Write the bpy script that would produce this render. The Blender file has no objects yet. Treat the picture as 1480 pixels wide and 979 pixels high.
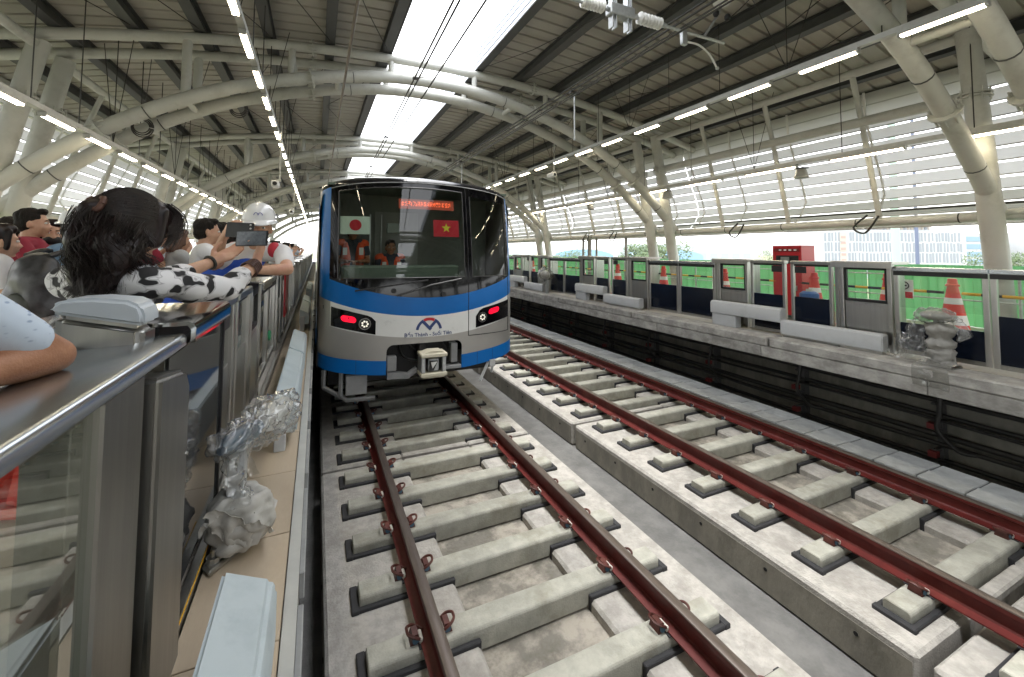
import bpy, bmesh, math, random
import numpy as np
from mathutils import Vector, Matrix, noise
random.seed(7)
R = math.radians
sc = bpy.context.scene
COL = sc.collection

# ------------------------------------------------------------------ camera
CAM = Vector((-1.498, 0.0, 2.336))
cam = bpy.data.objects.new('camera', bpy.data.cameras.new('camera'))
COL.objects.link(cam)
cam.data.sensor_fit = 'HORIZONTAL'
cam.data.sensor_width = 36.0
cam.data.lens = 36.0 * 612.36 / 1480.0
cam.data.shift_x = 0.0
cam.data.shift_y = -(489.5 - 333.8) / 1480.0
cam.data.clip_start = 0.02
cam.data.clip_end = 6000.0
cam.matrix_world = (Matrix.Translation(CAM) @ Matrix.Rotation(-0.4308, 4, 'Z')
                    @ Matrix.Rotation(math.pi / 2 + 0.05, 4, 'X') @ Matrix.Rotation(0.0062, 4, 'Z'))
sc.camera = cam

# ------------------------------------------------------------------ light
w = bpy.data.worlds.new('World'); sc.world = w; w.use_nodes = True
nt = w.node_tree
sky = nt.nodes.new('ShaderNodeTexSky'); sky.sky_type = 'NISHITA'; sky.sun_disc = False
SUN_EL, SUN_ROT = R(85), R(-80)
sky.sun_elevation = SUN_EL; sky.sun_rotation = SUN_ROT
sky.air_density = 1.0; sky.dust_density = 2.0; sky.ozone_density = 1.0
bg = nt.nodes['Background']; bg.inputs[1].default_value = 0.15
hz = nt.nodes.new('ShaderNodeHueSaturation'); hz.inputs['Saturation'].default_value = .12   # milky, hazy daylight
nt.links.new(sky.outputs[0], hz.inputs['Color']); nt.links.new(hz.outputs[0], bg.inputs[0])
sun = bpy.data.objects.new('sun', bpy.data.lights.new('sun', 'SUN')); COL.objects.link(sun)
sun.data.energy = .5; sun.data.angle = R(30); sun.data.color = (1.0, 0.96, 0.9)
# sun direction matches the sky texture: rotation measured clockwise from +Y
sd = Vector((math.sin(SUN_ROT) * math.cos(SUN_EL), math.cos(SUN_ROT) * math.cos(SUN_EL), math.sin(SUN_EL)))
sun.rotation_euler = sd.to_track_quat('Z', 'Y').to_euler()
sc.view_settings.view_transform = 'Standard'; sc.view_settings.look = 'None'
sc.view_settings.gamma = 1.0; sc.view_settings.exposure = 3.05
sc.cycles.max_bounces = 8; sc.cycles.transparent_max_bounces = 16
sc.cycles.diffuse_bounces = 5; sc.cycles.glossy_bounces = 4; sc.cycles.transmission_bounces = 6
sc.cycles.sample_clamp_indirect = 6.0
sc.cycles.caustics_reflective = False; sc.cycles.caustics_refractive = False
sc.cycles.use_denoising = True

# ------------------------------------------------------------------ materials
MATS = {}
def mat(name, c1, c2=None, rough=.6, metal=0., scale=4., detail=6., bump=0., bscale=60., c3=None, s3=.7,
        stretch=None, spec=None, emit=None, estr=0., local=False, ramp=(.33, .68), trans=None, coat=0., vor=None):
    m = bpy.data.materials.new(name); m.use_nodes = True
    n, l = m.node_tree.nodes, m.node_tree.links
    b = n['Principled BSDF']
    b.inputs['Base Color'].default_value = (*c1, 1); b.inputs['Roughness'].default_value = rough
    b.inputs['Metallic'].default_value = metal
    if spec is not None: b.inputs['Specular IOR Level'].default_value = spec
    if coat: b.inputs['Coat Weight'].default_value = coat; b.inputs['Coat Roughness'].default_value = .05
    if c2 is not None or bump:
        if local: src = n.new('ShaderNodeTexCoord').outputs['Object']
        else: src = n.new('ShaderNodeNewGeometry').outputs['Position']
        if stretch:
            mp = n.new('ShaderNodeMapping'); mp.inputs['Scale'].default_value = stretch
            l.new(src, mp.inputs[0]); src = mp.outputs[0]
    if c2 is not None:
        t = n.new('ShaderNodeTexNoise'); t.inputs['Scale'].default_value = scale
        t.inputs['Detail'].default_value = detail; t.inputs['Roughness'].default_value = .65
        l.new(src, t.inputs['Vector'])
        r = n.new('ShaderNodeValToRGB'); r.color_ramp.elements[0].position, r.color_ramp.elements[1].position = ramp
        r.color_ramp.elements[0].color = (*c1, 1); r.color_ramp.elements[1].color = (*c2, 1)
        l.new(t.outputs[0], r.inputs[0]); out = r.outputs[0]
        if c3 is not None:
            t3 = n.new('ShaderNodeTexNoise'); t3.inputs['Scale'].default_value = s3; t3.inputs['Detail'].default_value = 8
            t3.inputs['Roughness'].default_value = .7
            l.new(src, t3.inputs['Vector'])
            r3 = n.new('ShaderNodeValToRGB'); r3.color_ramp.elements[0].position = .5; r3.color_ramp.elements[1].position = .72
            r3.color_ramp.elements[0].color = (0, 0, 0, 1); r3.color_ramp.elements[1].color = (1, 1, 1, 1)
            l.new(t3.outputs[0], r3.inputs[0])
            mx = n.new('ShaderNodeMix'); mx.data_type = 'RGBA'
            l.new(r3.outputs[0], mx.inputs[0]); l.new(out, mx.inputs[6]); mx.inputs[7].default_value = (*c3, 1)
            out = mx.outputs[2]
        l.new(out, b.inputs['Base Color'])
        if not metal:
            rr = n.new('ShaderNodeMapRange'); rr.inputs[3].default_value = max(0, rough - .12); rr.inputs[4].default_value = min(1, rough + .12)
            l.new(t.outputs[0], rr.inputs[0]); l.new(rr.outputs[0], b.inputs['Roughness'])
    if bump:
        t2 = n.new('ShaderNodeTexNoise'); t2.inputs['Scale'].default_value = bscale; t2.inputs['Detail'].default_value = 5
        l.new(src, t2.inputs['Vector'])
        bp = n.new('ShaderNodeBump'); bp.inputs['Strength'].default_value = bump; bp.inputs['Distance'].default_value = .01
        l.new(t2.outputs[0], bp.inputs['Height']); l.new(bp.outputs[0], b.inputs['Normal'])
    if emit: b.inputs['Emission Color'].default_value = (*emit, 1); b.inputs['Emission Strength'].default_value = estr
    if trans is not None:   # thin translucent sheet: diffuse + light let through
        o = n['Material Output']; td = n.new('ShaderNodeBsdfTranslucent'); td.inputs[0].default_value = (*c1, 1)
        ms = n.new('ShaderNodeMixShader'); ms.inputs[0].default_value = trans
        l.new(b.outputs[0], ms.inputs[1]); l.new(td.outputs[0], ms.inputs[2]); l.new(ms.outputs[0], o.inputs[0])
    MATS[name] = m
    return m
def glass(name, tint=(1, 1, 1), refl=1.5, rough=.0, boost=1.0, dirt=0.0):
    m = bpy.data.materials.new(name); m.use_nodes = True
    n, l = m.node_tree.nodes, m.node_tree.links
    n.remove(n['Principled BSDF']); o = n['Material Output']
    tr = n.new('ShaderNodeBsdfTransparent'); tr.inputs[0].default_value = (*tint, 1)
    gl = n.new('ShaderNodeBsdfGlossy'); gl.inputs['Roughness'].default_value = rough
    lw = n.new('ShaderNodeLayerWeight'); lw.inputs[0].default_value = .5          # the same from both sides of the sheet
    pw = n.new('ShaderNodeMath'); pw.operation = 'POWER'; pw.inputs[1].default_value = 5.0; l.new(lw.outputs['Facing'], pw.inputs[0])
    fr = n.new('ShaderNodeMath'); fr.operation = 'MULTIPLY_ADD'; fr.inputs[1].default_value = .96; fr.inputs[2].default_value = .04; l.new(pw.outputs[0], fr.inputs[0])
    mu = n.new('ShaderNodeMath'); mu.operation = 'MULTIPLY'; mu.use_clamp = True; mu.inputs[1].default_value = boost
    ms = n.new('ShaderNodeMixShader')
    l.new(fr.outputs[0], mu.inputs[0]); l.new(mu.outputs[0], ms.inputs[0]); l.new(tr.outputs[0], ms.inputs[1]); l.new(gl.outputs[0], ms.inputs[2])
    last = ms.outputs[0]
    if dirt:
        df = n.new('ShaderNodeBsdfDiffuse'); df.inputs[0].default_value = (.75, .75, .75, 1)
        m2 = n.new('ShaderNodeMixShader'); m2.inputs[0].default_value = dirt
        l.new(last, m2.inputs[1]); l.new(df.outputs[0], m2.inputs[2]); last = m2.outputs[0]
    l.new(last, o.inputs[0]); MATS[name] = m
    return m

conc = mat('concrete_slab', (.35, .338, .312), (.475, .458, .425), rough=.9, scale=9, detail=12, ramp=(.40, .60), bump=.6, bscale=60, c3=(.285, .27, .245), s3=2.4)
conc_sl = mat('concrete_sleeper', (.35, .35, .305), (.48, .48, .42), rough=.82, scale=6, detail=12, ramp=(.38, .62), bump=.4, bscale=80, c3=(.28, .27, .215), s3=2.6)
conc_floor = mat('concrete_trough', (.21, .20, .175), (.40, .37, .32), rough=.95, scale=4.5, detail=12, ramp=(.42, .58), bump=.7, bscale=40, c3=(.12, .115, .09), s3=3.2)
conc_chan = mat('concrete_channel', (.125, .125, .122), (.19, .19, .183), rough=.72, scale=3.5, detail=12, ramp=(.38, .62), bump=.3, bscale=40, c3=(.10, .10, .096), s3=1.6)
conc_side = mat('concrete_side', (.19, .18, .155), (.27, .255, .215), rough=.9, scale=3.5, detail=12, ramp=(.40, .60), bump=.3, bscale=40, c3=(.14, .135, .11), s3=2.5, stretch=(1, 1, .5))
conc_edge = mat('concrete_edge', (.27, .26, .245), (.42, .41, .385), rough=.9, scale=5., detail=12, ramp=(.40, .60), bump=.5, bscale=50, c3=(.20, .195, .18), s3=2.6, stretch=(1, 1, 1.6))
conc_kerb = mat('concrete_kerb', (.32, .335, .33), (.45, .465, .46), rough=.9, scale=4., bump=.3, bscale=60, c3=(.26, .27, .265), s3=2.6)
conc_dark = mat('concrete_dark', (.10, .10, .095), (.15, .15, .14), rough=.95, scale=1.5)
rubber = mat('rubber_boot', (.020, .021, .024), (.035, .036, .040), rough=.7, scale=9)
rail_red = mat('rail_red_primer', (.125, .018, .015), (.092, .014, .012), rough=.46, spec=.3, scale=7, bump=.05, c3=(.15, .032, .025), s3=4)
rail_top = mat('rail_head', (.13, .105, .09), (.19, .16, .14), rough=.38, metal=.6, scale=12, stretch=(3, .3, 1))
clip_m = mat('clip_rust', (.12, .035, .025), (.08, .025, .02), rough=.5, scale=20)
bolt_m = mat('bolt_blue', (.06, .13, .19), rough=.4)
white_pl = mat('insulator_white', (.62, .60, .54), rough=.5)
steel = mat('stainless_brushed', (.52, .51, .49), (.60, .59, .565), rough=.30, metal=1., scale=30, stretch=(1, 1, .05), bump=.02, bscale=200)
steel_d = mat('stainless_dark', (.40, .40, .38), (.48, .475, .45), rough=.30, metal=1., scale=30, stretch=(1, 1, .05))
steel_p = mat('stainless_post', (.27, .265, .25), (.33, .325, .305), rough=.36, metal=1., scale=30, stretch=(1, 1, .05), bump=.02, bscale=200)
steel_m = mat('stainless_mirror', (.62, .62, .61), rough=.11, metal=1.)
steel_b = mat('stainless_rail', (.50, .535, .57), (.56, .595, .63), rough=.26, metal=1., scale=20, stretch=(1, .05, 1))
black = mat('black_gap', (.006, .006, .007), rough=.6)
navy = mat('navy_panel', (.004, .007, .016), rough=.18)
grey_pl = mat('grey_plastic', (.50, .55, .60), (.54, .59, .64), rough=.35, scale=3)
bar_m = mat('bar_grey_paint', (.45, .465, .475), (.50, .515, .525), rough=.38, scale=2.5, bump=.02, c3=(.40, .41, .41), s3=5)
bar_l = mat('bar_pale_paint', (.42, .49, .52), (.48, .55, .58), rough=.4, scale=3, c3=(.36, .43, .46), s3=4.5)
tube_m = mat('tube_paint', (.49, .495, .465), (.56, .565, .53), rough=.5, scale=1.2, c3=(.41, .41, .375), s3=2.2)
purlin_m = mat('purlin_dark', (.055, .057, .058), (.085, .087, .088), rough=.55, scale=2)
roof_m = mat('roof_sheet', (.37, .35, .31), (.44, .42, .375), rough=.5, scale=1.1, stretch=(.4, 2, 1), c3=(.32, .295, .25), s3=.8)
flash_m = mat('roof_flashing', (.62, .66, .74), rough=.45)
slat_m = mat('louvre_slat', (.68, .68, .675), rough=.55, trans=.58)
mull_m = mat('louvre_bracket', (.75, .75, .74), rough=.5)
wire_m = mat('wire', (.03, .028, .026), rough=.5)
wire_br = mat('wire_brown', (.10, .075, .055), rough=.5)
galv = mat('galvanised', (.42, .44, .45), (.55, .57, .58), rough=.42, metal=.7, scale=25)
insul = mat('porcelain', (.72, .72, .70), rough=.25)
led_m = mat('led_tube', (1, .9, .65), emit=(1.0, .87, .62), estr=4.5)
tray_m = mat('cable_tray', (.42, .42, .41), (.5, .5, .48), rough=.45, metal=.3, scale=8)
blue_p = mat('train_blue', (.001, .125, .43), (.002, .115, .39), rough=.32, spec=.3, scale=4)
white_p = mat('train_white', (.64, .65, .64), (.70, .71, .70), rough=.3, scale=3.5, coat=.3)
silver_p = mat('train_silver', (.34, .33, .315), (.38, .37, .35), rough=.38, metal=.55, scale=1.5)
mask_p = mat('train_black', (.003, .003, .004), rough=.07, spec=.32)
roof_tr = mat('train_roof_black', (.008, .008, .010), rough=.13, coat=.5)
under_m = mat('underframe', (.20, .205, .21), (.26, .265, .27), rough=.55, scale=5)
under_d = mat('underframe_dark', (.02, .02, .021), rough=.7)
cab_m = mat('cab_interior', (.20, .215, .195), rough=.7)
cab_d = mat('cab_desk', (.11, .15, .12), rough=.6)
glass_w = glass('windscreen_glass', (.66, .70, .66), 1.5, 0., 1.0)
glass_g = glass('gate_glass', (.93, .96, .94), 1.5, .0, .9, .015)
glass_n = glass('near_gate_glass', (.90, .93, .88), 1.5, .0, 2.2, .01)
floor_t = mat('platform_tile', (.50, .41, .30), (.57, .475, .35), rough=.62, scale=2.5, bump=.08, c3=(.44, .355, .26), s3=3.2, stretch=(1, .35, 1))
floor_g = mat('platform_floor', (.42, .39, .34), (.48, .45, .39), rough=.55, scale=2., c3=(.38, .35, .3), s3=1.4)
orange_m = mat('cone_orange', (.72, .055, .035), (.62, .045, .03), rough=.5, scale=6, local=True)
reflw = mat('reflective_white', (.78, .77, .74), rough=.4)
red_m = mat('red_paint', (.50, .018, .025), rough=.35)
red_c = mat('red_cone_base', (.45, .02, .025), (.38, .018, .02), rough=.6, scale=8)
yellow_m = mat('yellow', (.75, .42, .03), rough=.5)
black_s = mat('black_plastic', (.015, .015, .016), rough=.45)
green_net = mat('green_hoarding', (.31, .56, .35), (.42, .62, .38), rough=.6, scale=1.1, trans=.65, stretch=(1, .6, 2))
pole_g = mat('pole_green', (.28, .40, .33), rough=.6)
pole_b = mat('pole_blue', (.09, .11, .17), rough=.6)

def per_piece(m, lo, hi):
    # every separate piece of this material gets its own slightly lighter or darker tone
    n, l = m.node_tree.nodes, m.node_tree.links; b = n['Principled BSDF']; src = b.inputs['Base Color'].links[0].from_socket
    oi = n.new('ShaderNodeObjectInfo'); mr = n.new('ShaderNodeMapRange'); mr.inputs[3].default_value = lo; mr.inputs[4].default_value = hi
    l.new(oi.outputs['Random'], mr.inputs[0]); hs = n.new('ShaderNodeHueSaturation'); l.new(mr.outputs[0], hs.inputs['Value']); l.new(src, hs.inputs['Color']); l.new(hs.outputs[0], b.inputs['Base Color'])
for m_, a_, b_ in ((conc_sl, .84, 1.1), (conc_kerb, .86, 1.08), (conc_edge, .85, 1.08), (floor_t, .93, 1.04), (roof_m, .95, 1.03), (clip_m, .6, 1.3)): per_piece(m_, a_, b_)

# ------------------------------------------------------------------ mesh helpers
class MB:
    def __init__(s): s.v = []; s.f = []
    def add(s, vs, fs):
        k = len(s.v); s.v += [tuple(p) for p in vs]; s.f += [tuple(i + k for i in f) for f in fs]; return s
    def box(s, x0, y0, z0, x1, y1, z1):
        if x0 > x1: x0, x1 = x1, x0
        if y0 > y1: y0, y1 = y1, y0
        if z0 > z1: z0, z1 = z1, z0
        return s.add([(x0, y0, z0), (x1, y0, z0), (x1, y1, z0), (x0, y1, z0), (x0, y0, z1), (x1, y0, z1), (x1, y1, z1), (x0, y1, z1)],
                     [(0, 3, 2, 1), (4, 5, 6, 7), (0, 1, 5, 4), (1, 2, 6, 5), (2, 3, 7, 6), (3, 0, 4, 7)])
    def hexa(s, lo, hi):   # two quads, counter-clockwise from above
        return s.add(list(lo) + list(hi), [(0, 3, 2, 1), (4, 5, 6, 7), (0, 1, 5, 4), (1, 2, 6, 5), (2, 3, 7, 6), (3, 0, 4, 7)])
    def prism(s, poly, axis, a, b):   # polygon in the plane across axis, extruded a..b
        n = len(poly)
        def P(p, t):
            return {'x': (t, p[0], p[1]), 'y': (p[0], t, p[1]), 'z': (p[0], p[1], t)}[axis]
        vs = [P(p, a) for p in poly] + [P(p, b) for p in poly]
        fs = [tuple(range(n))[::-1], tuple(range(n, 2 * n))] + [(i, (i + 1) % n, n + (i + 1) % n, n + i) for i in range(n)]
        return s.add(vs, fs)
    def tube(s, pts, r, n=8, caps=True):
        pts = [Vector(p) for p in pts]; m = len(pts)
        rs = r if isinstance(r, (list, tuple)) else [r] * m
        k = len(s.v); prev = None
        for i, p in enumerate(pts):
            d = (pts[min(i + 1, m - 1)] - pts[max(i - 1, 0)]).normalized()
            if prev is None:
                a = Vector((0, 0, 1)) if abs(d.z) < .9 else Vector((1, 0, 0))
                u = d.cross(a).normalized()
            else: u = (prev - d * prev.dot(d)).normalized()
            prev = u; vv = d.cross(u)
            for j in range(n):
                t = 2 * math.pi * j / n
                s.v.append(tuple(p + (u * math.cos(t) + vv * math.sin(t)) * rs[i]))
        for i in range(m - 1):
            for j in range(n):
                a = k + i * n + j; b = k + i * n + (j + 1) % n
                s.f.append((a, b, b + n, a + n))
        if caps:
            s.f.append(tuple(k + j for j in range(n))[::-1]); s.f.append(tuple(k + (m - 1) * n + j for j in range(n)))
        return s
    def lathe(s, prof, c=(0, 0, 0), n=16, axis='z'):
        k = len(s.v)
        for r, h in prof:
            for j in range(n):
                t = 2 * math.pi * j / n; a, b = r * math.cos(t), r * math.sin(t)
                p = {'z': (a, b, h), 'y': (a, h, b), 'x': (h, a, b)}[axis]
                s.v.append((p[0] + c[0], p[1] + c[1], p[2] + c[2]))
        for i in range(len(prof) - 1):
            for j in range(n):
                a = k + i * n + j; b = k + i * n + (j + 1) % n
                s.f.append((a, b, b + n, a + n))
        s.f.append(tuple(k + j for j in range(n))[::-1]); s.f.append(tuple(k + (len(prof) - 1) * n + j for j in range(n)))
        return s
    def grid(s, fn, us, vs):
        k = len(s.v); nu, nv = len(us), len(vs)
        for u in us:
            for v in vs: s.v.append(tuple(fn(u, v)))
        for i in range(nu - 1):
            for j in range(nv - 1):
                a = k + i * nv + j
                s.f.append((a, a + nv, a + nv + 1, a + 1))
        return s
    def ell(s, c, r, n=12, rot=None):
        k = len(s.v); m = n // 2
        vs = []
        for i in range(m + 1):
            ph = math.pi * i / m
            for j in range(n):
                t = 2 * math.pi * j / n
                p = Vector((r[0] * math.sin(ph) * math.cos(t), r[1] * math.sin(ph) * math.sin(t), r[2] * math.cos(ph)))
                if rot is not None: p = rot @ p
                vs.append(tuple(p + Vector(c)))
        fs = []
        for i in range(m):
            for j in range(n):
                a = i * n + j; b = i * n + (j + 1) % n
                fs.append((a, a + n, b + n, b))
        return s.add(vs, fs)
    def build(s, name, m, parent=None, smooth=0, bevel=0., mesh_only=False, seg=1):
        off = Vector((0, 0, 0)); p = parent
        while p is not None: off += p.location; p = p.parent
        me = bpy.data.meshes.new(name)
        me.from_pydata([tuple(Vector(q) - off) for q in s.v] if off.length else s.v, [], s.f)
        bm = bmesh.new(); bm.from_mesh(me)
        if bevel or smooth: bmesh.ops.remove_doubles(bm, verts=bm.verts, dist=1e-5)
        bmesh.ops.recalc_face_normals(bm, faces=bm.faces)
        if bevel:
            es = [e for e in bm.edges if len(e.link_faces) == 2 and e.calc_face_angle(0) > R(25)]
            bmesh.ops.bevel(bm, geom=es, offset=bevel, segments=seg, affect='EDGES', clamp_overlap=True)
        bm.to_mesh(me); bm.free()
        if smooth:
            me.shade_smooth()
            me.set_sharp_from_angle(angle=R(smooth))
        me.materials.append(m)
        o = bpy.data.objects.new(name, me); COL.objects.link(o)
        if parent is not None: o.parent = parent
        return o
def tag(o, label=None, cat=None, group=None, kind=None):
    if label: o['label'] = label
    if cat: o['category'] = cat
    if group: o['group'] = group
    if kind: o['kind'] = kind
    return o
def thing(name, label, cat, loc=(0, 0, 0), group=None):
    o = bpy.data.objects.new(name, None); COL.objects.link(o); o.location = loc; o.empty_display_size = .1
    return tag(o, label, cat, group)
def dup(root, loc=None, label=None, group=None, rotz=None, scale=None):
    def cp(o, par):
        c = o.copy(); COL.objects.link(c)
        if par is not None: c.parent = par
        for ch in list(o.children): cp(ch, c)
        return c
    r = cp(root, None)
    if loc is not None: r.location = loc
    if label: r['label'] = label
    if group: r['group'] = group
    if rotz is not None: r.rotation_euler = (0, 0, rotz)
    if scale is not None: r.scale = scale
    return r
ORD = ['nearest', 'second', 'third', 'fourth', 'fifth', 'sixth', 'seventh', 'eighth', 'ninth', 'tenth', 'eleventh', 'twelfth', 'thirteenth', 'fourteenth', 'fifteenth', 'sixteenth', 'seventeenth', 'eighteenth', 'nineteenth', 'twentieth', 'twenty-first', 'twenty-second', 'twenty-third', 'twenty-fourth', 'twenty-fifth', 'twenty-sixth']
def spline(pts, n=6):
    P = [Vector(p) for p in pts]; out = []
    for i in range(len(P) - 1):
        a, b, c, d = P[max(i - 1, 0)], P[i], P[i + 1], P[min(i + 2, len(P) - 1)]
        for j in range(n):
            t = j / n
            out.append(.5 * ((2 * b) + (c - a) * t + (2 * a - 5 * b + 4 * c - d) * t * t + (3 * b - a - 3 * c + d) * t ** 3))
    out.append(P[-1]); return out
def lin(a, b, n): return [a + (b - a) * i / (n - 1) for i in range(n)]
# ================================================================== SETTING
ground_m = mat('ground_land', (.10, .13, .05), (.17, .17, .10), rough=1., scale=.012, c3=(.20, .18, .14), s3=.03)
MB().box(-3000, -800, -12.6, 3000, 5000, -12).build('ground', ground_m)['kind'] = 'structure'
for x0, x1 in ((24, 36), (42, 54)):
    tag(MB().box(x0, -300, -11.996, x1, 1500, -11.98).build('road', mat('asphalt', (.05, .05, .05), (.07, .07, .07), rough=.9, scale=.3)), kind='structure')

# viaduct trough under the tracks
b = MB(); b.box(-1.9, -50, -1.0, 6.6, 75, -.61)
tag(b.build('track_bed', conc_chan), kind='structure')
S2 = 3.497
JY = [5.58 + 4.102 * k for k in range(-9, 8)]
def slab(cx, x0, x1, xi, y0, y1):
    """ballastless track slab: a frame with two rail plinths and a hollow middle"""
    o = thing('track_slab', 'x', 'track slab', ((x0 + x1) / 2, y0, -.61), 'concrete slabs of the ballastless tracks')
    for a, c in ((x0, cx - xi), (cx + xi, x1)):
        m = MB(); m.box(a, y0, -.60, c, y1, -.27); m.build('plinth', conc, o, bevel=.022)
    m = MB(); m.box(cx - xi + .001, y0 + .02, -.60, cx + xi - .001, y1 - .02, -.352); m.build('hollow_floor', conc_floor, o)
    for ya, yb in ((y0 + .004, y0 + .10), (y1 - .10, y1 - .004)):
        m = MB(); m.box(cx - xi + .002, ya, -.351, cx + xi - .002, yb, -.275); m.build('cross_beam', conc, o, bevel=.015)
    # drain holes and formwork fillet line on the side faces
    for xs, sg in ((x0, -1), (x1, 1)):
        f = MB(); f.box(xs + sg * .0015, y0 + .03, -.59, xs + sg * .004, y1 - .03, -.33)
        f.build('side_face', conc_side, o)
        h = MB()
        for k in range(6):
            yy = y0 + .35 + k * .68
            h.lathe([(.016, -.003), (.016, .003)], (xs + sg * .006, yy, -.40), 8, 'x')
        h.build('drain_hole', black, o)
    return o
for k in range(len(JY) - 1):
    y0, y1 = JY[k] + .035, JY[k + 1] - .035
    a = slab(0, -1.383, 1.365, .44, y0, y1); kk_ = k - 7
    a['label'] = 'concrete track slab behind the camera' if kk_ < 0 else '%s concrete slab carrying the track with the train' % ORD[kk_] if kk_ < 3 else 'concrete track slab hidden beneath the standing train'
    c = slab(S2, 2.115, 4.66, .44, y0, y1); c['label'] = 'concrete slab of the empty track behind the camera' if kk_ < 0 else '%s concrete slab carrying the empty track beside the far platform' % ORD[kk_] if kk_ < 5 else 'far concrete slab of the empty track beside the train'

# ---- rails
def rail(x, lab):
    o = thing('rail', lab, 'rail', (x, 0, -.174), 'steel running rails')
    prof = [(-.075, -.174), (.075, -.174), (.075, -.163), (.02, -.148), (.009, -.135), (.009, -.055), (.034, -.042), (.036, -.012), (-.036, -.012), (-.034, -.042), (-.009, -.055), (-.009, -.135), (-.02, -.148), (-.075, -.163)]
    m = MB(); m.prism([(p[0] + x, p[1]) for p in prof], 'y', -45, 70); m.build('web_and_foot', rail_red, o, smooth=25)
    m = MB(); m.prism([(x - .0365, -.0121), (x + .0365, -.0121), (x + .034, -.004), (x + .024, 0), (x - .024, 0), (x - .034, -.004)], 'y', -45, 70); m.build('head', rail_top, o, smooth=25)
    return o
rail(-.7525, 'dark red rail nearest the near platform edge, running under the train')
rail(.7525, 'dark red rail running under the middle of the train front, beside the channel')
rail(S2 - .7525, 'dark red rail of the empty track on the side beside the train')
rail(S2 + .7525, 'dark red rail of the empty track next to the kerb blocks')

# ---- sleepers
def make_sleeper():
    o = thing('sleeper', 'x', 'sleeper', (0, 0, -.30))
    top, zt = .095, -.178
    m = MB()
    m.box(-1.145, -.115, -.285, 1.135, .115, zt - .045)
    me_ = MB()
    # one closed profile lofted along x: shallow over the plinths, deep in the middle
    secs = [(-1.145, -.30, .088), (-1.145, -.30, .088)]
    def ring(x, zb, hw, ht):
        return [(x, -hw, zb), (x, hw, zb), (x, hw, zt - .018), (x, ht, zt), (x, -ht, zt), (x, -hw, zt - .018)]
    xs = [(-1.148, -.30, .084, .070), (-.455, -.30, .086, .072), (-.43, -.338, .088, .073), (.43, -.338, .088, .073), (.455, -.30, .086, .072), (1.138, -.30, .084, .070)]
    vs = []; fs = []
    for i, q in enumerate(xs):
        vs += ring(*q)
        if i:
            for j in range(6):
                a = (i - 1) * 6 + j; c = (i - 1) * 6 + (j + 1) % 6
                fs.append((a, c, c + 6, a + 6))
    fs += [tuple(range(6))[::-1], tuple(range(len(vs) - 6, len(vs)))]
    MB().add(vs, fs).build('block', conc_sl, o, bevel=.006)
    for x0, x1, e in ((-1.20, -.435, -1), (.435, 1.19, 1)):
        m = MB()
        m.box(x0, -.124, -.36, x1, -.0875, -.243); m.box(x0, .0875, -.36, x1, .124, -.243)
        if e < 0: m.box(x0 - .004, -.128, -.36, -1.150, .128, -.240)
        else: m.box(1.140, -.128, -.36, x1 + .004, .128, -.240)
        m.build('rubber_boot', rubber, o, bevel=.006)
    for rx in (-.7525, .7525):
        for sg in (-1, 1):
            cx = rx + sg * .105
            m = MB(); m.hexa([(cx - .035, -.045, zt - .004), (cx + .035, -.045, zt - .004), (cx + .035, .045, zt - .004), (cx - .035, .045, zt - .004)],
                             [(cx - .018, -.038, zt + .055), (cx + .018, -.038, zt + .055), (cx + .018, .038, zt + .055), (cx - .018, .038, zt + .055)])
            # spring clip loop
            pts = [(cx - sg * .030, -.05, zt + .03), (cx + sg * .01, -.055, zt + .055), (cx + sg * .045, -.03, zt + .066), (cx + sg * .05, .0, zt + .072), (cx + sg * .045, .03, zt + .066), (cx + sg * .01, .05, zt + .055), (cx - sg * .035, .045, zt + .03), (cx - sg * .055, .01, zt + .035)]
            m.tube(spline(pts, 3), .0095, 6)
            c = m.build('rail_clip', clip_m, o, smooth=40)
            m = MB(); m.lathe([(.022, -.052), (.022, -.045)], (cx, 0, zt + .03), 10, 'y'); m.build('bolt', bolt_m, c)
            m = MB(); m.box(cx - sg * .022, -.06, zt + .004, cx - sg * .045, .02, zt + .04); m.build('insulator', white_pl, c, bevel=.006)
        m = MB(); m.box(rx - .09, -.09, zt - .002, rx + .09, .09, zt + .0035); m.build('rail_pad', rubber, o)
    return o
s0 = make_sleeper(); first = True
letters = None
for track, (x, ya, n0, n1) in enumerate(((0, 2.894 - .02, -3, 15), (S2, 1.743 - .02, -3, 32))):
    k = 0
    for i in range(n0, n1):
        y = ya + .586 * i
        lab = ('%s concrete sleeper from the camera on the track with the train' if track == 0 else '%s concrete sleeper from the camera on the empty track') % (ORD[k] if k < 26 else '')
        if track == 0 and y > 6.3: lab = 'concrete sleeper in the dark beneath the train'
        if track == 1 and k >= 24: lab = 'far concrete sleeper of the empty track beside the train'
        if first: o = s0; o.location = (x, y, -.30); first = False
        else: o = dup(s0, (x, y, -.30))
        o['label'] = lab; o['group'] = 'concrete sleepers under the train' if (track == 0) else 'concrete sleepers of the empty track'
        k += 1

# ---- kerb of cable trough lids beside the far rail
kb = thing('cable_trough', 'row of grey concrete trough lids between the far rail and the dark recess', 'cable trough', (4.98, 0, -.6))
MB().box(4.70, -3, -.60, 5.30, 70, -.215).build('trough_wall', conc_side, kb)
m0 = m1 = None
for k in range(75):
    y = -1.45 + .4 * k
    rz = random.uniform(-.004, .004)
    for j, (xa, xb) in enumerate(((4.685, 4.965), (4.975, 5.285))):
        src = (m0, m1)[j]
        if src is None:
            q = MB().box(xa, y, -.213, xb, y + .388, -.138 if j == 0 else -.15).build('trough_lid', conc_kerb, kb, bevel=.008)
            if j == 0: m0 = q
            else: m1 = q
        else:
            q = src.copy(); COL.objects.link(q); q.parent = kb
            q.location = (random.uniform(-.004, .004), .4 * k + random.uniform(-.003, .003), rz)
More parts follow.
